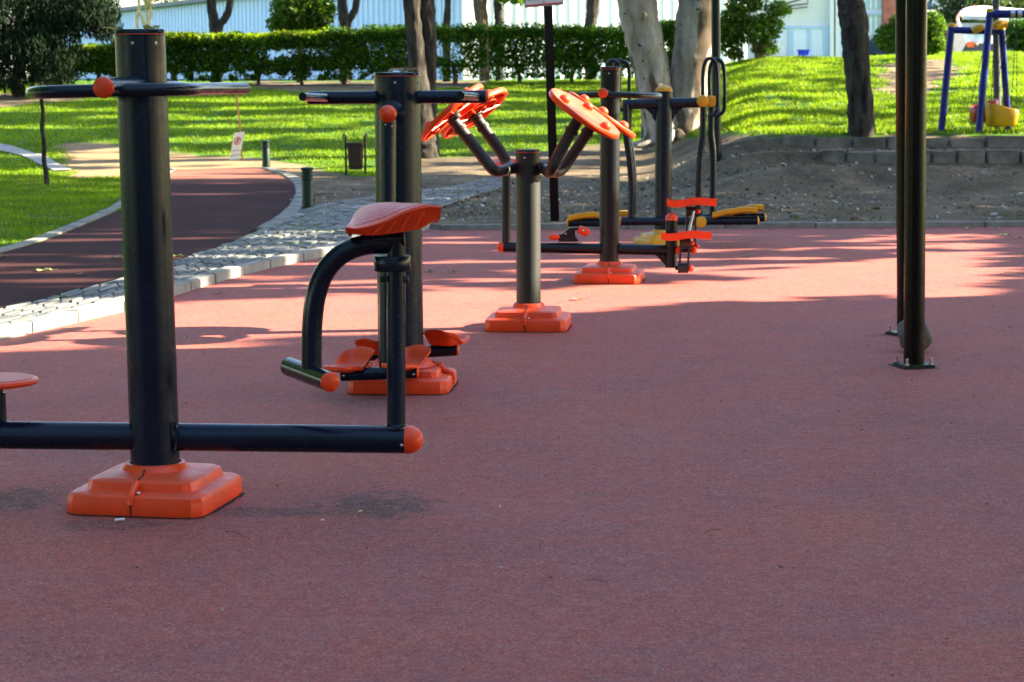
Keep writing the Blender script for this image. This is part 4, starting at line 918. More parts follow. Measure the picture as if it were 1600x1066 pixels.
th.part('trunk', trunk_tube([b-Vector((0, 0, .1)), P(1346, 205, y_), P(1344, 160, y_), P(1339, 100, y_), P(1336, 60, y_), P(1333, 25, y_), P(1328, -5, y_), P(1322, -120, y_), P(1316, -350, y_)], [25/k, 22/k, 20.5/k, 20/k, 21/k, 22/k, 20/k, 17/k, 9/k], 11, 28, .16), BARK)
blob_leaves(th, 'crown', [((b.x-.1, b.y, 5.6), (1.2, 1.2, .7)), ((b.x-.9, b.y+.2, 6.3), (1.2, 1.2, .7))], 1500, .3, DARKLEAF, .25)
# big dark tree at the left edge
b = TG(15, 158); b.y += 1.2; b.z = float(gz(b.x, b.y)); y_ = b.y; k = 3300/y_
th = Thing('weeping_tree', 'large dark weeping tree filling the upper left corner', 'tree', b)
th.part('trunk', trunk_tube([b-Vector((0, 0, .1)), P(24, 130, y_), P(34, 90, y_), P(30, 20, y_), P(20, -120, y_)], [.16, .12, .11, .09, .05], 4), BARK)
bl = [(P(20, 20, y_), (1.5, 1.2, 1.1)), (P(110, 20, y_), (1.05, 1.1, .62)), (P(150, 12, y_-.3), (.5, .8, .55)), (P(60, 75, y_-.4), (1.0, 1.0, .55)), (P(-60, 90, y_), (1.1, 1.0, .7)), (P(20, -140, y_), (1.9, 1.5, 1.2)), (P(80, 118, y_-.2), (.55, .7, .32)), (P(10, 122, y_-.5), (.75, .6, .34)), (P(165, 45, y_-.3), (.38, .5, .3))]
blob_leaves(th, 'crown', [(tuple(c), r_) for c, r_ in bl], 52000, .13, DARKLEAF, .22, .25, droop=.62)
# hedge: one bush after another
HY = 48.0
def hedge_bush(x0, x1, yt, yb, label, n=9000, Y=HY, trunk=True, mat=HEDGEM):
    xc = (x0+x1)/2; b = P(xc, yb+6, Y); b.z = float(gz(b.x, b.y)); th = Thing('hedge_bush', label, 'hedge', b, 'clipped hedge bushes before the warehouse'); k = 3300/Y
    ztop = P(xc, yt, Y).z+random.uniform(-.07, .05); zb = P(xc, yb-9, Y).z; hw = (x1-x0)/k/2*1.06
    u = rng.uniform(-1, 1, (n, 3)); side = rng.random(n)
    m1 = side < .38; u[m1, 2] = rng.uniform(.72, 1.0, m1.sum())          # clipped top
    m2 = (side > .38) & (side < .82); u[m2, 1] = -rng.uniform(.6, 1.0, m2.sum())
    c = np.stack([b.x+u[:, 0]*hw, b.y+u[:, 1]*.52, (ztop+zb)/2+u[:, 2]*(ztop-zb)/2], 1)
    nz_ = np.array([mnoise.noise(Vector(p)*1.7) for p in c]); nz2 = np.array([mnoise.noise(Vector(p)*4.5+Vector((9, 0, 0))) for p in c])
    keep = (nz_+.35*nz2 > -.32) | (u[:, 2] > .55); low = (u[:, 2] < -.55) & (nz2 < .1); keep &= ~low
    c[:, 2] += .06*nz_*(u[:, 2] > .5) + .05*nz2*(u[:, 2] > .6); c = c[keep]; sh = (u[keep][:, 2] > .7) & (rng.random(len(c)) < .25); c[sh, 2] += rng.uniform(0, .16, sh.sum()); ax, ay = rand_axes(len(c), .10, .42, -.3)
    th.quads('crown', c, ax, ay, mat)
    if 110 < xc < 520:
        ng = 900; cg = np.stack([b.x+rng.uniform(-1, 1, ng)*hw, b.y+rng.uniform(-.5, .5, ng), ztop+rng.uniform(-.08, .13, ng)], 1); th.quads('sunlit_top', cg, *rand_axes(ng, .12, .4, -.4), SUNLEAF)  # bright leaves laid on top to imitate sun on the lit bushes
    mb = MB(); top = Vector((b.x, b.y, zb+(ztop-zb)*.25))
    for q in range(3):
        t_ = top+Vector((random.uniform(-.4, .4)*hw*1.3, random.uniform(-.2, .2), random.uniform(.1, .4))); mid = b.lerp(top, .55)+Vector((random.uniform(-.03, .03), 0, 0))
        mb.tube([b-Vector((0, 0, .05)), mid, t_], [.045, .036, .018], 8, smooth=3)
    th.part('trunk', mb, BARKL)
hl = ['clipped hedge bush at the left end, beneath the dark weeping tree', 'clipped hedge bush just left of the nearest navy pole top', 'clipped hedge bush hidden mostly by the nearest navy pole top', 'clipped hedge bush just right of the nearest navy pole top',
      'clipped hedge bush below the left forked tree trunk', 'clipped hedge bush left of the bright round conifer', 'clipped hedge bush below the bright round conifer', 'clipped hedge bush below the second forked tree trunk', 'clipped hedge bush just left of the fused pine stems',
      'clipped hedge bush partly behind the fused pine stems', 'clipped hedge bush just left of the park sign post', 'clipped hedge bush just right of the park sign post', 'clipped hedge bush at the right end beside the pale eucalyptus trunk', 'small clipped hedge bush showing between the two pale eucalyptus trunks']
spans = [(60, 125, 92, 138), (120, 190, 78, 136), (185, 245, 66, 136), (240, 305, 64, 136), (300, 372, 59, 135), (368, 440, 59, 134), (436, 508, 57, 134), (503, 572, 55, 133), (568, 640, 52, 133), (664, 758, 46, 131), (768, 856, 45, 131), (862, 925, 46, 132), (915, 985, 52, 132), (1030, 1062, 40, 128)]
for (x0, x1, yt, yb), lb_ in zip(spans, hl): hedge_bush(x0, x1, yt, yb, lb_)
# trees behind the hedge
def forked(px, pyb, stems, label, Y=52, crown=None, mat=BARK, leaf=SHRUBM):
    b = P(px, 131, Y); b.z = float(gz(b.x, b.y)); k = 3300/Y; th = Thing('street_tree', label, 'tree', b)
    for i, st in enumerate(stems):
        th.part('trunk' if i == 0 else 'branch', trunk_tube([b-Vector((0, 0, .1))]+[P(x, y, Y) for x, y, _ in st], [st[0][2]/k]+[r_/k for _, _, r_ in st], px*.1+i, 16), mat)
    tp = P(px, -170, Y); blob_leaves(th, 'crown', crown or [((tp.x, tp.y, tp.z), (1.6, 1.4, .9))], 1500 if not crown else 2600, .22, leaf, .4)
forked(338, 60, [[(337, 60, 9), (334, 30, 8), (330, -5, 7.5), (328, -150, 6)], [(341, 50, 6), (352, 28, 6), (360, 0, 5.5), (375, -140, 4)]], 'forked dark trunk behind the hedge, left of the bright conifer')
forked(540, 55, [[(539, 55, 9), (537, 25, 8), (534, -5, 7.5), (530, -150, 6)], [(543, 42, 6), (551, 22, 6), (558, -2, 5.5), (572, -140, 4)]], 'forked dark trunk behind the hedge, right of the bright conifer')
forked(698, 48, [[(698, 45, 6), (699, 20, 5.5), (700, -10, 5), (702, -150, 4)]], 'slim dark trunk behind the hedge, right of the fused pine stems')
forked(758, 80, [[(757, 80, 8), (754, 40, 10), (750, 0, 10.5), (748, -150, 8)]], 'thick sunlit brown trunk behind a gap in the hedge', mat=BARKL)
forked(780, 48, [[(780, 45, 6.5), (779, 20, 6.5), (778, -10, 7), (776, -150, 5)]], 'dark trunk close to the right of the sunlit brown trunk', crown=[(tuple(P(800, -8, 51.5)), (.6, .6, .25)), (tuple(P(790, -150, 52)), (1.5, 1.4, .9))], leaf=BRIGHT)
forked(924, 60, [[(921, 60, 9), (924, 30, 9), (927, 0, 10), (930, -150, 8)]], 'dark trunk behind the hedge, right of the park sign post')
# bright conifer and sunlit pale saplings
b = P(468, 131, 50.5); b.z = float(gz(b.x, b.y)); th = Thing('conifer', 'bright rounded conifer rising above the hedge', 'tree', b)
th.part('trunk', MB().tube([b-Vector((0, 0, .1)), P(469, 60, 50.5), P(470, -30, 50.5)], [.08, .06, .03], 10), BARKL)
blob_leaves(th, 'crown', [(tuple(P(445, 40, 50.5)), (.42, .4, .3)), (tuple(P(490, 42, 50.4)), (.45, .4, .26)), (tuple(P(468, 15, 50.5)), (.72, .6, .5)), (tuple(P(505, 15, 50.3)), (.32, .35, .4)), (tuple(P(470, -35, 50.5)), (.6, .5, .5))], 7500, .17, BRIGHT, .3, .3)
b = P(226, 131, 51); b.z = float(gz(b.x, b.y)); th = Thing('dry_sapling', 'pale dry sapling catching the sun above the nearest navy pole top', 'tree', b)
mt_ = m_simple('pale_twig', (.62, .50, .25), .8, .2, 8)
for i, st in enumerate([[(232, 100), (232, 50), (229, 20), (226, -40)], [(231, 60), (222, 30), (217, 10), (216, -30)], [(232, 40), (236, 20), (233, 0), (240, -40)], [(228, 60), (215, 45), (214, 25), (221, 8)]]):
    th.part('trunk' if i == 0 else 'branch', MB().tube([b]+[P(x, y, 51) for x, y in st], [.05, .045, .04, .03], 8, smooth=3), mt_)
blob_leaves(th, 'crown', [(tuple(P(232, 2, 51)), (.22, .3, .16)), (tuple(P(250, 0, 51)), (.5, .3, .05)), (tuple(P(226, -80, 51)), (.5, .5, .4))], 500, .15, m_leaf('pale_leaf', (.5, .42, .16), (.7, .62, .3), .3), .35)
# shrubs at the right
def clump_tree(name, label, cat, bx, by, Y, stems, blobs, n, mat, size=.14, bark=BARKL):
    b = P(bx, by, Y); b.z = float(gz(b.x, b.y)); th = Thing(name, label, cat, b)
    for i, st in enumerate(stems): th.part('trunk' if i == 0 else 'branch', MB().tube([Vector((b.x, b.y, b.z-.1))]+[P(x, y, Y) for x, y in st], [.085, .07, .05, .03], 10, smooth=3, wob=.2, seed=i), bark)
    th.quads('crown', *(lambda c: (c, *rand_axes(len(c), size, .38)))(in_blobs([(tuple(P(x, y, Y+dy)), r_) for x, y, dy, r_ in blobs], n, .35)), mat)
clump_tree('ornamental_tree', 'small cloud-pruned tree with leafy tiers right of the lamp pole', 'tree', 1188, 100, 44.5, [[(1188, 80), (1192, 50), (1190, 20)], [(1180, 70), (1168, 50), (1150, 35)], [(1196, 60), (1206, 45), (1212, 30)]],
           [(1188, 34, 0, (.42, .4, .16)), (1150, 30, -.2, (.32, .35, .35)), (1140, 66, -.1, (.28, .3, .34)), (1212, 42, 0, (.18, .25, .2)), (1200, 60, 0, (.22, .25, .16)), (1165, 6, 0, (.45, .4, .2)), (1188, -30, 0, (.6, .5, .35)), (1150, 85, .1, (.2, .25, .14)), (1170, 50, -.2, (.4, .35, .3)), (1195, 78, .1, (.3, .3, .14)), (1140, 45, -.3, (.3, .3, .4)), (1215, 15, .1, (.3, .3, .2))], 8500, BRIGHT, .11)
clump_tree('shrub', 'yellow-green shrub behind the two tall black posts', 'shrub', 1425, 88, 50, [[(1425, 70), (1430, 45)], [(1420, 70), (1395, 50)], [(1430, 60), (1460, 45)]],
           [(1390, 60, 0, (.38, .4, .34)), (1420, 40, 0, (.5, .5, .36)), (1455, 40, -.2, (.36, .4, .34)), (1440, 70, 0, (.55, .5, .26)), (1464, 68, -.2, (.22, .3, .2))], 8000, BRIGHT, .13)
clump_tree('shrub', 'olive shrub at the far right edge behind the swings', 'shrub', 1602, 82, 56, [[(1598, 60), (1595, 40)]], [(1592, 48, 0, (.42, .4, .3)), (1590, 68, 0, (.34, .4, .2)), (1625, 50, 0, (.5, .5, .5))], 4000, SHRUBM, .14)
for i, (x_, y_, rr_, lb_) in enumerate(((1515, 5, 2.2, 'hazy grey-green far tree above the white truck'), (1565, 2, 2.4, 'hazy far tree behind the grey swing post'), (1630, -5, 2.8, 'hazy far tree at the right margin'))):
    b = P(x_, 80, 125+i*3); b.z = float(gz(b.x, b.y)); th = Thing('far_tree', lb_, 'tree', b); c = P(x_, y_, 125+i*3)
    th.part('trunk', MB().tube([b, c], [.2, .1], 8), BARK); blob_leaves(th, 'crown', [((c.x, c.y, c.z), (rr_, 2, 1.5)), ((c.x-.8, c.y, c.z-.9), (rr_*.6, 1.5, .8)), ((c.x+1, c.y, c.z+1), (rr_*.7, 1.5, 1.))], 2500, .4, FARLEAF, .5, .3)

# ------------------------------------------------------------------ buildings and vehicles at the back
WALLB = m_simple('warehouse_blue', (.40, .57, .78), .45, .04, .6)
WALLSUN = m_simple('warehouse_sunlit', (.66, .72, .78), .4, .04, .6)  # paler copy of the wall blue; sun on the end wall painted in
ROOFM = m_simple('roof_grey', (.10, .12, .15), .6, .2, 2)
cX, cY = -1.25, 59.0; zb_, zt_ = 1.0, 4.4
dl = Vector((-.44, .898, 0)); dr_ = Vector((.898, .44, 0)); C0 = Vector((cX, cY, zb_))
wh = Thing('warehouse', 'long pale blue corrugated metal warehouse behind the hedge', 'building', C0)
def ribbed(p0, d, L_, nrm, z0, z1, pitch, depth):
    mb = MB(); n = int(L_/pitch); pr_ = []
    for i in range(n):
        s0 = i*pitch
        for s_, dp in ((0, 0), (.58, 0), (.66, 1), (.92, 1)): pr_.append(p0+d*(s0+s_*pitch)+nrm*(dp*depth))
    rows = [[Vector((p.x, p.y, z0)), Vector((p.x, p.y, z1))] for p in pr_]; return mb.grid(rows)
nl = Vector((-.898, -.44, 0)); nr = Vector((.44, -.898, 0))
wh.part('side_wall', ribbed(C0, dl, 48, nl, zb_, zt_, .42, .035), WALLB, sharp=20)
wh.part('end_wall', ribbed(C0, dr_, 9.2, nr, zb_, zt_, .34, .06), WALLSUN, sharp=20)
wh.part('corner_trim', MB().box(C0+Vector((0, -.02, 1.7)), (.16, .16, 3.4), .45), WHITE)
wh.part('roof', MB().prism([C0+nl*.25+nr*.25+Vector((0, 0, 3.4)), C0+dl*48+nl*.25+Vector((0, 0, 3.4)), C0+dl*48+dr_*9.5+Vector((0, 0, 4.6)), C0+dr_*9.5+nr*.25+Vector((0, 0, 4.6))], (0, 0, .09)), ROOFM)
wh.part('gutter', MB().bar(C0+nl*.3+Vector((0, 0, 3.37)), C0+nl*.3+dl*48+Vector((0, 0, 3.37)), .09, .09), ROOFM)
wh.part('downpipe', MB().tube([C0+dr_*4+nr*.1, C0+dr_*4+nr*.1+Vector((0, 0, 3.4))], .05, 10), WALLB)
YN = 84.0; kn = 3300/YN; b = P(1255, 93, YN)
an_ = Thing('workshop_annex', 'cream workshop building with pale shutter panels beside the dark pine trunk', 'building', b)
def rect(th, name, x0, y0, x1, y1, Y, d, mat, parent=None): return th.part(name, MB().prism([P(x0, y1, Y), P(x1, y1, Y), P(x1, y0, Y), P(x0, y0, Y)], (0, d, 0)), mat, parent)
wl = rect(an_, 'wall', 1150, -150, 1297, 98, YN, 5.0, CREAM)
SHUT = m_simple('shutter', (.70, .74, .82), .5, .05, 1.5); FRB = m_simple('frame_blue', (.45, .57, .72), .5, .06, 2)
for x0, x1 in ((1180, 1232), (1240, 1263), (1268, 1287)):
    rect(an_, 'shutter', x0, 45, x1, 97, YN-.06, .06, SHUT, wl)
rect(an_, 'lintel', 1180, 40.5, 1297, 45, YN-.1, .1, FRB, wl)
for x0, x1 in ((1232, 1240), (1263, 1268), (1287, 1296)): rect(an_, 'door_post', x0, 45, x1, 97, YN-.1, .1, FRB, wl)
rect(an_, 'door_leaf', 1208, 63, 1227, 97, YN-.14, .05, WHITE, wl)
rect(an_, 'pilaster', 1297, -150, 1303, 98, YN-.25, .6, WHITE); rect(an_, 'wall', 1303, -150, 1306, 98, YN+.1, .5, m_simple('grey_recess', (.4, .36, .34), .7)); rect(an_, 'pilaster', 1306, -150, 1312, 98, YN-.25, .6, WHITE)
an_.part('awning_arm', MB().tube([P(1205, 12, YN-.6), P(1262, -4, YN-.6)], .035, 8).tube([P(1213, 11, YN-.3), P(1213, 20, YN-.05)], .03, 8).tube([P(1205, 12, YN-.6), P(1262, 6, YN-.2), P(1262, -8, YN-.2)], .03, 8).tube([P(1215, 17, YN-.1), P(1262, 11, YN-.1)], .02, 8), BARKL)
bb = P(1256, 93.5, YN-1.5); kq = 3300/(YN-1.5)
bn = Thing('blue_container', 'bright blue square tub standing before the pale shutters', 'container', bb)
bn.part('tub', MB().add(sqring(bb, 7.6/kq, 0, 0, 24, 6)+sqring(bb, 9/kq, 13.5/kq, 0, 24, 6), [(j, (j+1) % 24, 24+(j+1) % 24, 24+j) for j in range(24)]+[tuple(range(24))]), m_simple('tub_blue', (.01, .03, .75), .5, .1, 3))
bn.part('rim', MB().add(sqring(bb, 10/kq, 13.3/kq, 0, 24, 6)+sqring(bb, 10.4/kq, 15.5/kq, 0, 24, 6)+sqring(bb, 8.8/kq, 15.5/kq, 0, 24, 6), [(r_*24+j, r_*24+(j+1) % 24, (r_+1)*24+(j+1) % 24, (r_+1)*24+j) for r_ in (0, 1) for j in range(24)]), m_simple('rim_blue', (.02, .05, .5), .5))
YO = 100.0; of = Thing('office_building', 'pale blue glazed building with a red brick side behind the pine trunk', 'building', P(1360, 92, YO))
rect(of, 'wall', 1318, -150, 1380, 100, YO, 5, m_simple('office_wall', (.55, .66, .78), .5, .05, 1)); GL = m_simple('window_glass', (.28, .42, .50), .12, .1, 2)
for x0, x1, y0, y1 in ((1352, 1377, 24, 52), (1352, 1377, -60, 14)):
    w_ = rect(of, 'window', x0, y0, x1, y1, YO-.08, .08, GL); rect(of, 'frame', x0-1, y0-4, x1+1, y0, YO-.2, .2, m_simple('office_frame', (.3, .4, .52), .5), w_)
    for xm in (1360, 1368): rect(of, 'mullion', xm, y0, xm+1.5, y1, YO-.14, .06, WHITE, w_)
rect(of, 'brick_wall', 1380, -150, 1420, 100, YO-.3, 5, m_simple('brick_red', (.33, .10, .075), .85, .25, 3))
YH = 135.0; ho = Thing('brick_house', 'low brown-roofed house in the distance left of the swings', 'building', P(1460, 80, YH))
rect(ho, 'wall', 1425, 18, 1490, 95, YH, 6, m_simple('house_brown', (.16, .06, .045), .85, .25, 2))
ho.part('roof', MB().prism([P(1420, 16, YH-.5), P(1494, 16, YH-.5), P(1488, -20, YH+4), P(1426, -20, YH+4)], (0, .3, .3)), ROOFM)
rect(ho, 'dormer', 1460, 0, 1468, 9, YH-1, 3, WHITE)
# dark car nose and white tanker
bcar = P(1366, 88, 66); bcar.z = float(gz(bcar.x, bcar.y)); kc = 3300/66
ca = Thing('parked_car', 'dark blue car parked beyond the pine trunk, mostly hidden', 'car', bcar)
cb_ = [(1350, 86), (1352, 74), (1356, 66), (1366, 58), (1382, 47), (1400, 44), (1425, 46), (1440, 60), (1448, 72), (1448, 88)]
ca.part('body', MB().prism([P(x, y, 66) for x, y in cb_], (0, 1.5, 0)), m_paint('car_blue', (.01, .03, .09), .25))
ca.part('windscreen', MB().prism([P(x, y, 65.97) for x, y in ((1360, 66), (1382, 50.5), (1398, 48), (1398, 66))], (0, .02, 0)), m_simple('car_glass', (.05, .16, .3), .08))
for x_ in (1368, 1432): ca.part('wheel', MB().lathe(P(x_, 87, 65.95), (0, 1, 0), [(0, 0), (.09, 0), (.13, .01), (.13, .15), (0, .15)], 20), RUBBER)
YT = 104.0; kt = 3300/YT; bt = P(1530, 84, YT); tk = Thing('tank_truck', 'white tank truck with an orange plate seen behind the blue swing legs', 'truck', bt)
tk.part('tank', MB().tube([P(1503, 26, YT), P(1507, 22, YT), P(1530, 20, YT+.5), P(1560, 22, YT+1), P(1600, 24, YT+1.5)], [.12, .27, .34, .34, .3], 20, smooth=3), WHITE)
tk.part('tank_lid', MB().dome(P(1523, 12, YT+.4), (0, 0, 1), .2, .1), ORANGE)
tk.part('tank_band', MB().bar(P(1504, 28, YT-.3), P(1545, 28, YT-.3), .16, .1), m_simple('tank_grey', (.28, .36, .46), .4))
bdy = rect(tk, 'tailgate', 1504, 54, 1545, 68, YT-.4, .3, m_simple('tail_blue', (.42, .60, .70), .4)); rect(tk, 'rear_panel', 1500, 36, 1600, 54, YT-.2, 3, m_simple('truck_grey', (.22, .28, .34), .5))
rect(tk, 'bumper', 1503, 68, 1600, 80, YT-.45, .5, m_simple('bumper_dark', (.05, .06, .08), .5)); rect(tk, 'warning_plate', 1511, 65.5, 1522.5, 74, YT-.52, .05, m_simple('plate_orange', (.85, .13, .02), .5))
tk.part('lamp', MB().ball(P(1527, 69, YT-.5), .07), WHITE); tk.part('lamp', MB().ball(P(1531, 66, YT-.5), .07), WHITE)
tk.part('side_cover', MB().prism([P(x, y, YT-.6) for x, y in ((1489, 50), (1505, 50), (1509, 70), (1500, 84), (1494, 84), (1488, 70))], (0, .5, 0)), m_simple('cover_white', (.62, .64, .68), .6, .12, 2))
tk.part('mirror', MB().tube([P(1500, 42, YT-.5), P(1496, 30, YT-.5), P(1501, 20, YT-.5), P(1506, 24, YT-.5)], .07, 10, smooth=3), WHITE)
for x_ in (1506, 1590): tk.part('wheel', MB().lathe(P(x_, 80, YT-.35), (0, 1, 0), [(0, 0), (.1, 0), (.16, .02), (.16, .2), (0, .2)], 20), RUBBER)
for x_, y_, c_, lb_ in ((1592, 76, (.03, .18, .65), 'small blue crate on the far lawn at the right edge'),):
    q = P(x_, y_, 78); single('crate', MB().box(q, (.28, .22, .2), .3, .015), m_simple('crate_blue', c_, .5), lb_, 'crate', q)

# ------------------------------------------------------------------ shade trees on the right, beyond the frame
ta = math.tan(SUN_EL)
def nse(x, y, s, o=0): return mnoise.noise(Vector((x*s, y*s, o)))
LIT_SPOTS = []
for (px_, py_, Y_, rr_) in ((480, 152, YB-.2, .22), (733, 151, YB-.2, .12)):
    p = P(px_, py_, Y_); L_ = p.z/ta; LIT_SPOTS.append((p.x-L_*math.cos(SUN_AZ), p.y-L_*math.sin(SUN_AZ), rr_))
def shaded(x, y):
    """how much of the sunlight towards this ground point the crowns take away"""
    near = np.interp(x, [-8, -3, -1.82, -1, -.3, .8, 3.28, 5], [9.3, 10.5, 10.95, 11.2, 11.35, 12.9, 13.6, 13.9]); far = np.interp(x, [-6, -3, -2.04, -.87, .2, .96, 2, 3.15, 4.2], [12.0, 13.1, 13.7, 14.15, 14.25, 14.5, 15.5, 16.9, 17.6])
    for (a, b_, r_) in LIT_SPOTS:
        if (x-a)**2*.3+(y-b_)**2 < r_*r_: return 0
    j = .18*nse(x*.35, y, 2.4)+.10*nse(x*.5, y, 6, 3)
    if y < near+j: return 1.0
    if x > 3.25+.24*(y-13.8)+.5*j+.22*nse(x, y, 5, 8): return 1.0 if y < 26 else .95*(1 if y < 27.0+.3*j else .06)
    if y < far+2*j: return 0.0 if y > near+.3 or nse(x*.3, y, 5, 5) < .1 else .5
    if y < 19.0: return 1.0 if nse(x*.13, y, 2.6, 4) > (-.02 if x < 1.2 else .06) else .05
    px = 800+3300*x/y
    if px > 1060:
        return 1.0 if y < 27.0+.4*j else (.06 if nse(x*.3, y, 1.1, 2) < .25 else .6)
    lim = np.interp(px, [-100, 250, 470, 640, 800, 1060], [30.5, 28.6, 28.8, 30.2, 29, 27.5])
    if y < lim+1.5*j:
        if abs(y-26.1-.04*x) < .13 and px < 480: return .1
        if px < 230 and y > 24.5 and nse(x*.2, y, 1.3, 6) > .25: return .15
        return 1.0 if nse(x*.2, y, 1.9, 1) > (-.22 if 560 < px < 960 else -.42) else .15
    if y < 33.8: return .9 if nse(x*.2, y, 1.0, 7) > .3 else .02
    if y > 47.0: return .04 if px < 420 else (.45 if px < 800 else .2)
    if y > 44.5 and px < 760: return 1.0
    return 1.0 if nse(x*.22, y, .75, 12) > (-.04 if px < 640 else .1) else .06
NT = 12; lab = ['broad shade tree beyond the right edge of the court']
cu0, sp_ = -30.2, 6.8; TREES = [(cu0+i*sp_) for i in range(NT)]  # row carried on behind the camera so the ground there is shaded
nL = 175000
uu = rng.uniform(-26, 49, nL); uu[125000:] = rng.uniform(-3, 12.8, nL-125000); gs = rng.uniform(-11, 10, nL)         # across the sun, landing place along it
s0 = 13.2+.19*np.maximum(uu, 0)+rng.normal(0, .9, nL)
zz = (s0-gs)*ta
ok = (zz > 1.9) & (zz < 14)
ca_, sa2 = math.cos(SUN_AZ), math.sin(SUN_AZ)
gxx = gs*ca_-uu*sa2; gyy = gs*sa2+uu*ca_
hz = H(gxx, gyy); hz = np.where((gyy > 20), hz, 0)
# the ground is higher on the hill, so the ray lands earlier
gxx2 = gxx+hz/ta*ca_; gyy2 = gyy+hz/ta*sa2
pr_keep = np.array([shaded(float(a), float(b)) for a, b in zip(gxx2, gyy2)])
ok &= rng.random(nL) < pr_keep  # crowns shaped by the mask: leaves stay only where ground shade is wanted
cx = s0*ca_-uu*sa2; cy = s0*sa2+uu*ca_
ti_ = np.clip(np.round((uu-cu0)/sp_).astype(int), 0, NT-1)
for i in range(NT):
    mk = ok & (ti_ == i)
    if mk.sum() < 50: continue
    s_ = 13.2+.19*max(TREES[i], 0); bx_, by_ = s_*ca_-TREES[i]*sa2, s_*sa2+TREES[i]*ca_; b = Vector((bx_, by_, float(gz(bx_, by_))))
    th = Thing('shade_tree', 'dense shade tree in the row along the right side of the court', 'tree', b, 'shade trees right of the court')
    th.part('trunk', MB().tube([b-Vector((0, 0, .2)), b+Vector((.05, 0, 2.2)), b+Vector((-.1, .1, 5)), b+Vector((0, 0, 9))], [.24, .19, .13, .04], 14, smooth=4, wob=.15, seed=i), BARK)
    br = MB()
    for q in range(9):
        an = q*2.3; z0 = 2.4+q*.7; br.tube([b+Vector((0, 0, z0)), b+Vector((math.cos(an)*.8, math.sin(an)*.6, z0+.7)), b+Vector((math.cos(an)*1.2, math.sin(an)*1.0, z0+1.7))], [.08, .05, .02], 8, smooth=3)
    th.part('limbs', br, BARK)
    c = np.stack([cx[mk], cy[mk], zz[mk]], 1); n_ = len(c); ax, ay = rand_axes(n_, .44, .8); th.quads('crown', c, ax, ay, SHRUBM)

# unseen planting added behind and left of camera to darken reflections and cut skylight
protos = [o for o in scn.objects if o.name.startswith('shade_tree')][3:6]
for i, (x_, y_) in enumerate(((-10, -14.5), (-3, -15.5), (4, -14.8), (11, -15), (-15, -8))):
    o = copy_tree(protos[i % len(protos)]); o.location = (x_, y_, float(gz(x_, y_))); o['label'] = 'unseen dense tree added behind the open court to darken reflections'; o['group'] = 'trees added behind the court for dark reflections'
for i, (x_, y_) in enumerate(((-9.6, 5.5), (-10.6, 12), (-11.8, 18.5), (-13.2, 25))):
    o = copy_tree(protos[i % len(protos)]); o.location = (x_, y_, float(gz(x_, y_))); o['label'] = 'unseen dense tree added on the lawn left of the curved path to cut skylight'; o['group'] = 'trees added left of the path to cut skylight'
hb_ = Thing('reflection_hedge', 'unseen tall hedge added behind the viewpoint for dark reflections', 'hedge', (0, -13, 0))  # added out of view to give the posts dark reflections
nB = 16000; c = np.stack([rng.uniform(-16, 14, nB), -13+rng.uniform(-.6, .6, nB), rng.uniform(0, 2.2, nB)], 1); hb_.quads('crown', c, *rand_axes(nB, .26, .7), HEDGEM)
hs_ = MB()
for i in range(20): hs_.tube([Vector((-15.5+1.5*i, -13, -.1)), Vector((-15.4+1.5*i, -13.05, 1.6))], [.05, .03], 8)
hb_.part('stems', hs_, BARK)
# ------------------------------------------------------------------ grass
def grass_field(n, x0, x1, y0, y1, hgt, wid):
    x = rng.uniform(x0, x1, n); y = np.sqrt(rng.uniform(y0**2, y1**2, n)) if y0 > 0 else rng.uniform(y0, y1, n)
    i = np.clip(np.searchsorted(gx, x)-1, 0, nx-1); j = np.clip(np.searchsorted(gy, y)-1, 0, ny-1); g = grass[j, i]
    z = gz(x, y); px, py = proj(x, y, z); ok = (g > .35+.5*rng.random(n)) & (px > -420) & (px < 2050) & (py > -20)
    ok &= ~inpoly(px, py, [(-130, 440), (0, 400), (60, 384), (120, 360), (190, 330), (230, 302), (258, 279), (278, 267), (405, 266), (475, 290), (475, 330), (300, 480), (-130, 560)])
    ok &= ~inpoly(px, py, [(-120, 206), (0, 226), (55, 239), (92, 256), (114, 268), (82, 270), (68, 263), (45, 251), (0, 237), (-120, 214)])
    nn_ = np.array([mnoise.noise(Vector((a*.8, b_*.8, 5))) for a, b_ in zip(x, y)]); n2 = np.array([mnoise.noise(Vector((a*3, b_*3, 1))) for a, b_ in zip(x, y)])
    ok &= (nn_*.6+n2*.5 > -.28)
    x, y, z, nn_, n2 = x[ok], y[ok], z[ok], nn_[ok], n2[ok]; k = len(x)
    h = hgt*rng.uniform(.5, 1.25, k)*(1+.5*n2); an = rng.uniform(0, 2*math.pi, k); tl = rng.normal(0, .45, (k, 2))
    ax = np.stack([np.cos(an)*wid/2, np.sin(an)*wid/2, np.zeros(k)], 1)*rng.uniform(.6, 1.4, k)[:, None]; ay = np.stack([tl[:, 0]*h, tl[:, 1]*h, h], 1)
    return np.stack([x, y, z-.005], 1), ax, ay
gs_ = [grass_field(190000, -9, -1.5, 14, 31, .034, .010), grass_field(260000, -13, 4, 28.5, 50, .052, .015), grass_field(300000, 1.5, 17, 27, 46, .058, .016), grass_field(60000, 3, 20, 46, 78, .045, .03)]
c, ax, ay = (np.concatenate([g[i] for g in gs_]) for i in range(3))
o = quad_obj('grass', c, ax, ay, GRASSM, tri=True); o['kind'] = 'stuff'

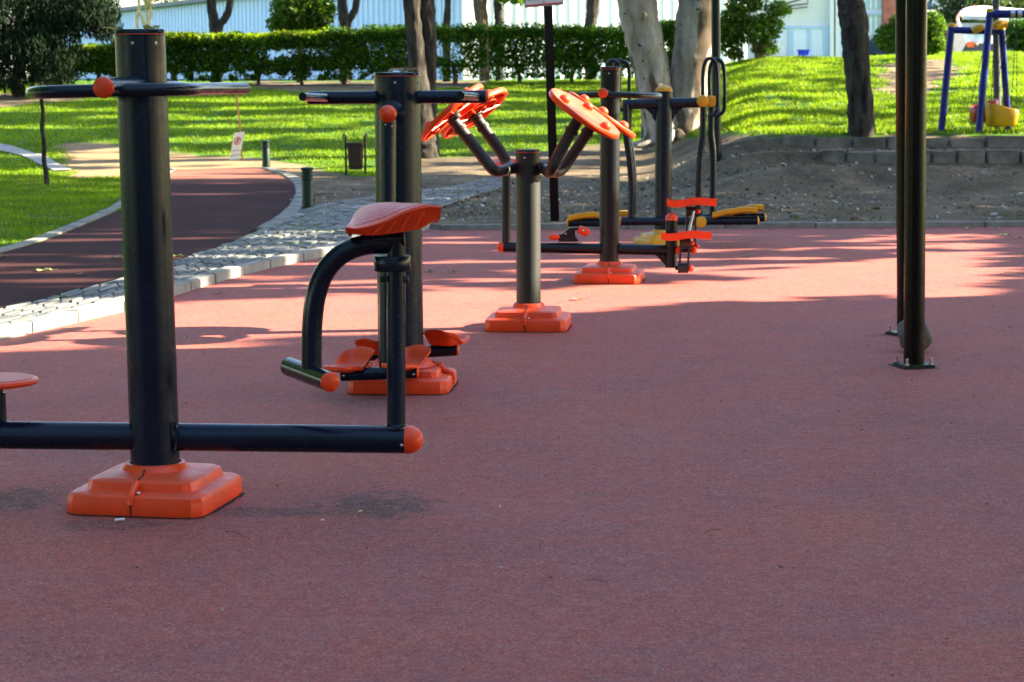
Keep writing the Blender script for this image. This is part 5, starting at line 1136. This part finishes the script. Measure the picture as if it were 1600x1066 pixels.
nw = 9000; x = rng.uniform(-4.5, 7, nw); y = 20.3+rng.exponential(1.6, nw); z = gz(x, y); px, py = proj(x, y, z); nn_ = np.array([mnoise.noise(Vector((a*1.3, b_*1.3, 2))) for a, b_ in zip(x, y)])
ok = inpoly(px, py, D_DIRT) & (nn_ > .12) & (y < 28); x, y, z = x[ok], y[ok], z[ok]; k = len(x); h = rng.uniform(.012, .045, k); an = rng.uniform(0, 6.3, k)
o = quad_obj('dry_weeds', np.stack([x, y, z-.004], 1), np.stack([np.cos(an)*.006, np.sin(an)*.006, 0*an], 1), np.stack([rng.normal(0, .6, k)*h, rng.normal(0, .6, k)*h, h], 1), m_leaf('dry_weed', (.07, .09, .02), (.28, .24, .09), .3), tri=True); o['kind'] = 'stuff'
# ------------------------------------------------------------------ litter: chips and leaves on the soil, single leaves on the rubber
n = 5200; x = rng.uniform(-4.5, 7, n); y = rng.uniform(20.3, 29, n); z = gz(x, y); px, py = proj(x, y, z)
ok = inpoly(px, py, D_DIRT) & (rng.random(n) < np.where((px > 700) & (px < 1320), 1, .55)); x, y, z = x[ok], y[ok], z[ok]; k = len(x)
an = rng.uniform(0, 6.3, k); sz = np.minimum(rng.lognormal(math.log(.012), .5, k), .032); ax = np.stack([np.cos(an)*sz, np.sin(an)*sz, rng.normal(0, .3, k)*sz], 1); ay = np.stack([-np.sin(an)*sz*1.6, np.cos(an)*sz*1.6, rng.normal(0, .5, k)*sz], 1)
o = quad_obj('leaf_litter', np.stack([x, y, z+.012], 1), ax, ay, m_leaf('litter', (.10, .07, .045), (.42, .36, .28), .1, third=(.62, .58, .5))); o['kind'] = 'stuff'
n = 2200; x = rng.uniform(-4.5, 7, n); y = rng.uniform(20.35, 27, n); z = gz(x, y); px, py = proj(x, y, z); ok = inpoly(px, py, D_DIRT); gm = MB()
for a, b_, c_ in zip(x[ok], y[ok], z[ok]):
    r_ = min(.06, random.lognormvariate(math.log(.011), .6)); e = random.random()*6
    pts = [Vector((a+math.cos(e+q*1.26)*r_*random.uniform(.7, 1.3), b_+math.sin(e+q*1.26)*r_*random.uniform(.7, 1.2), c_-.004)) for q in range(5)]; top = [Vector((a+(p.x-a)*.6, b_+(p.y-b_)*.6, c_+r_*random.uniform(.3, .8))) for p in pts]
    gm.add(pts+top, [(5, 6, 7, 8, 9)]+[(q, (q+1) % 5, 5+(q+1) % 5, 5+q) for q in range(5)])
GRV, t_, B_g, N_g, L_g = newmat('gravel_stone'); L_g.new(ramp(N_g, L_g, N_g.new('ShaderNodeNewGeometry').outputs['Random Per Island'], [(0, (.05, .043, .036)), (.6, (.13, .115, .1)), (.9, (.28, .26, .23)), (1, (.5, .48, .44))]), B_g.inputs['Base Color']); B_g.inputs['Roughness'].default_value = .9
struct('gravel', gm, GRV, 'stuff', sharp=20)
nG = 2000; yq = 4.2+rng.random(nG)**1.6*15; xq = rng.uniform(-.36, .36, nG)*yq; okq = inpoly(xq, yq, court_poly); xq, yq = xq[okq], yq[okq]; k = len(xq); an = rng.uniform(0, 6.3, k); sz = np.minimum(rng.lognormal(math.log(.0020), .45, k), .0045)
o = quad_obj('court_grit', np.stack([xq, yq, np.full(k, .004)], 1), np.stack([np.cos(an)*sz, np.sin(an)*sz, sz*.5], 1), np.stack([-np.sin(an)*sz*2, np.cos(an)*sz*2, sz*.6], 1), m_leaf('grit', (.02, .015, .012), (.30, .25, .18), 0, third=(.6, .57, .5))); o['kind'] = 'stuff'
def leaf(px, py, size, rot, mat, label, path=False, group=None):
    p = (TG(px, py) if path else G(px, py)); z0 = (float(H(p.x, p.y))+.016 if path else .004); c = Vector((p.x, p.y, z0)); mb = MB(); n = 30; pts = []
    for j in range(n):
        a = 2*math.pi*j/n; r_ = size*(.55+.35*abs(math.cos(2.5*a))+random.uniform(-.06, .06))*(1.15 if abs(a-math.pi) < 1 else .9)
        pts.append(c+Vector((math.cos(a+rot)*r_, math.sin(a+rot)*r_, .004+size*.28*abs(math.sin(a*1.5+rot))*random.uniform(.5, 1))))
    mb.add([c+Vector((0, 0, .003))]+pts, [(0, 1+j, 1+(j+1) % n) for j in range(n)]); mb.tube([c+Vector((0, 0, .004)), c+Vector((math.cos(rot)*size*1.4, math.sin(rot)*size*1.4, .008))], .0016, 5)
    single('fallen_leaf', mb, mat, label, 'leaf', c, group, sharp=20)
GL1 = m_leaf('leaf_green', (.22, .27, .10), (.32, .34, .14), .2); GL2 = m_leaf('leaf_tan', (.36, .26, .14), (.50, .40, .26), .2)
for a in ((70, 427, .07, .4, GL1, 'pale green fallen leaf on the dark path near the left edge', True), (125, 433, .035, 1.2, GL1, 'small pale leaf on the dark path left of the nearest pole', True), (183, 406, .05, 2, GL1, 'upright curled leaf on the dark path beside the nearest pole', True),
          (278, 404, .055, .3, GL1, 'pale leaf at the path edge right of the nearest pole', True), (95, 470, .07, .2, GL1, 'green leaf lying on the stone paving by the white kerb', True), (3, 405, .05, 1, GL1, 'pale leaf on the path at the left photo edge', True),
          (343, 459, .04, .2, GL2, 'tan leaf on sunlit rubber beside the white kerb'), (904, 469, .045, .1, GL2, 'flat tan leaf on the sunlit band right of the wheel trainer'), (670, 425, .045, .5, DRYM, 'dark curled leaf on the court right of the thick navy post'), (707, 426, .04, .7, DRYM, 'dry leaf left of the wheel trainer post'),
          (1167, 402, .04, .6, GL2, 'pale curled leaf on the court right of the stepper'), (1376, 357.5, .05, .4, DRYM, 'brown leaf against the back kerb left of the black posts'), (1513, 358, .06, .3, GL2, 'pale leaf by the back kerb right of the black posts'), (1548, 358, .045, 1.1, GL2, 'light leaf first in the cluster by the kerb corner'),
          (1559, 358.5, .045, 2.1, GL2, 'light leaf second in the cluster by the kerb corner'), (1570, 369, .06, .9, GL1, 'broad greenish leaf nearest the right edge of the back kerb'), (1590, 373, .05, .2, GL2, 'curled leaf at the right photo edge below the kerb'), (1570, 428, .035, .2, GL2, 'small leaf at the right end of the sunlit band'), (1468, 320, .04, .3, DRYM, 'brown curled leaf on the dirt right of the black posts', True)):
    leaf(*a)
p = G(186, 815); single('cigarette_butt', MB().tube([p+Vector((-.014, 0, .005)), p+Vector((.016, .012, .005))], .004, 10), WHITE, 'white cigarette butt lying before the nearest orange base', 'litter', p)
p = G(563, 801); single('paper_scrap', MB().tube([p+Vector((-.006, 0, .004)), p+Vector((.006, .004, .006))], .003, 6), m_simple('scrap', (.62, .52, .38), .8), 'tiny pale scrap on the court right of the nearest orange base', 'litter', p)
p = G(504, 815); single('paper_scrap', MB().ball(p+Vector((0, 0, .005)), .007, (1, .8, .6), 8, .5), m_simple('scrap_white', (.65, .6, .5), .8), 'little crumpled pale scrap on the court in front of the beam', 'litter', p)
for (x0, y0, x1, y1, lb_) in ((352, 832, 380, 838, 'thin dark twig on the court right of the nearest orange base'), (1100, 834, 1126, 829, 'short dark twig in the middle of the empty court'), (914, 908, 950, 912, 'faint thin twig on the lower middle of the court')):
    a, b = G(x0, y0), G(x1, y1); single('twig', MB().tube([a+Vector((0, 0, .003)), a.lerp(b, .5)+Vector((0, .008, .006)), b+Vector((0, 0, .003))], .0009, 6, smooth=4), BARK, lb_, 'twig', a)
p = ptA+Vector((-.085, 0, .02)); 
lfm = MB(); lfm.grid([[p+Vector((-.035+.02*i, -.02+.02*j, .006*math.sin(i*1.3+j))) for j in range(3)] for i in range(4)]); lfm.grid([[ptA+Vector((.01+.018*i, -.02+.02*j, .024+.008*math.sin(i*1.7+j*2))) for j in range(3)] for i in range(4)])
single('fallen_leaf', lfm, m_leaf('pole_leaf', (.5, .45, .18), (.6, .55, .25), .3), 'yellowed dry leaf lying on top of the nearest navy pole', 'leaf', ptA+Vector((0, 0, .02)))
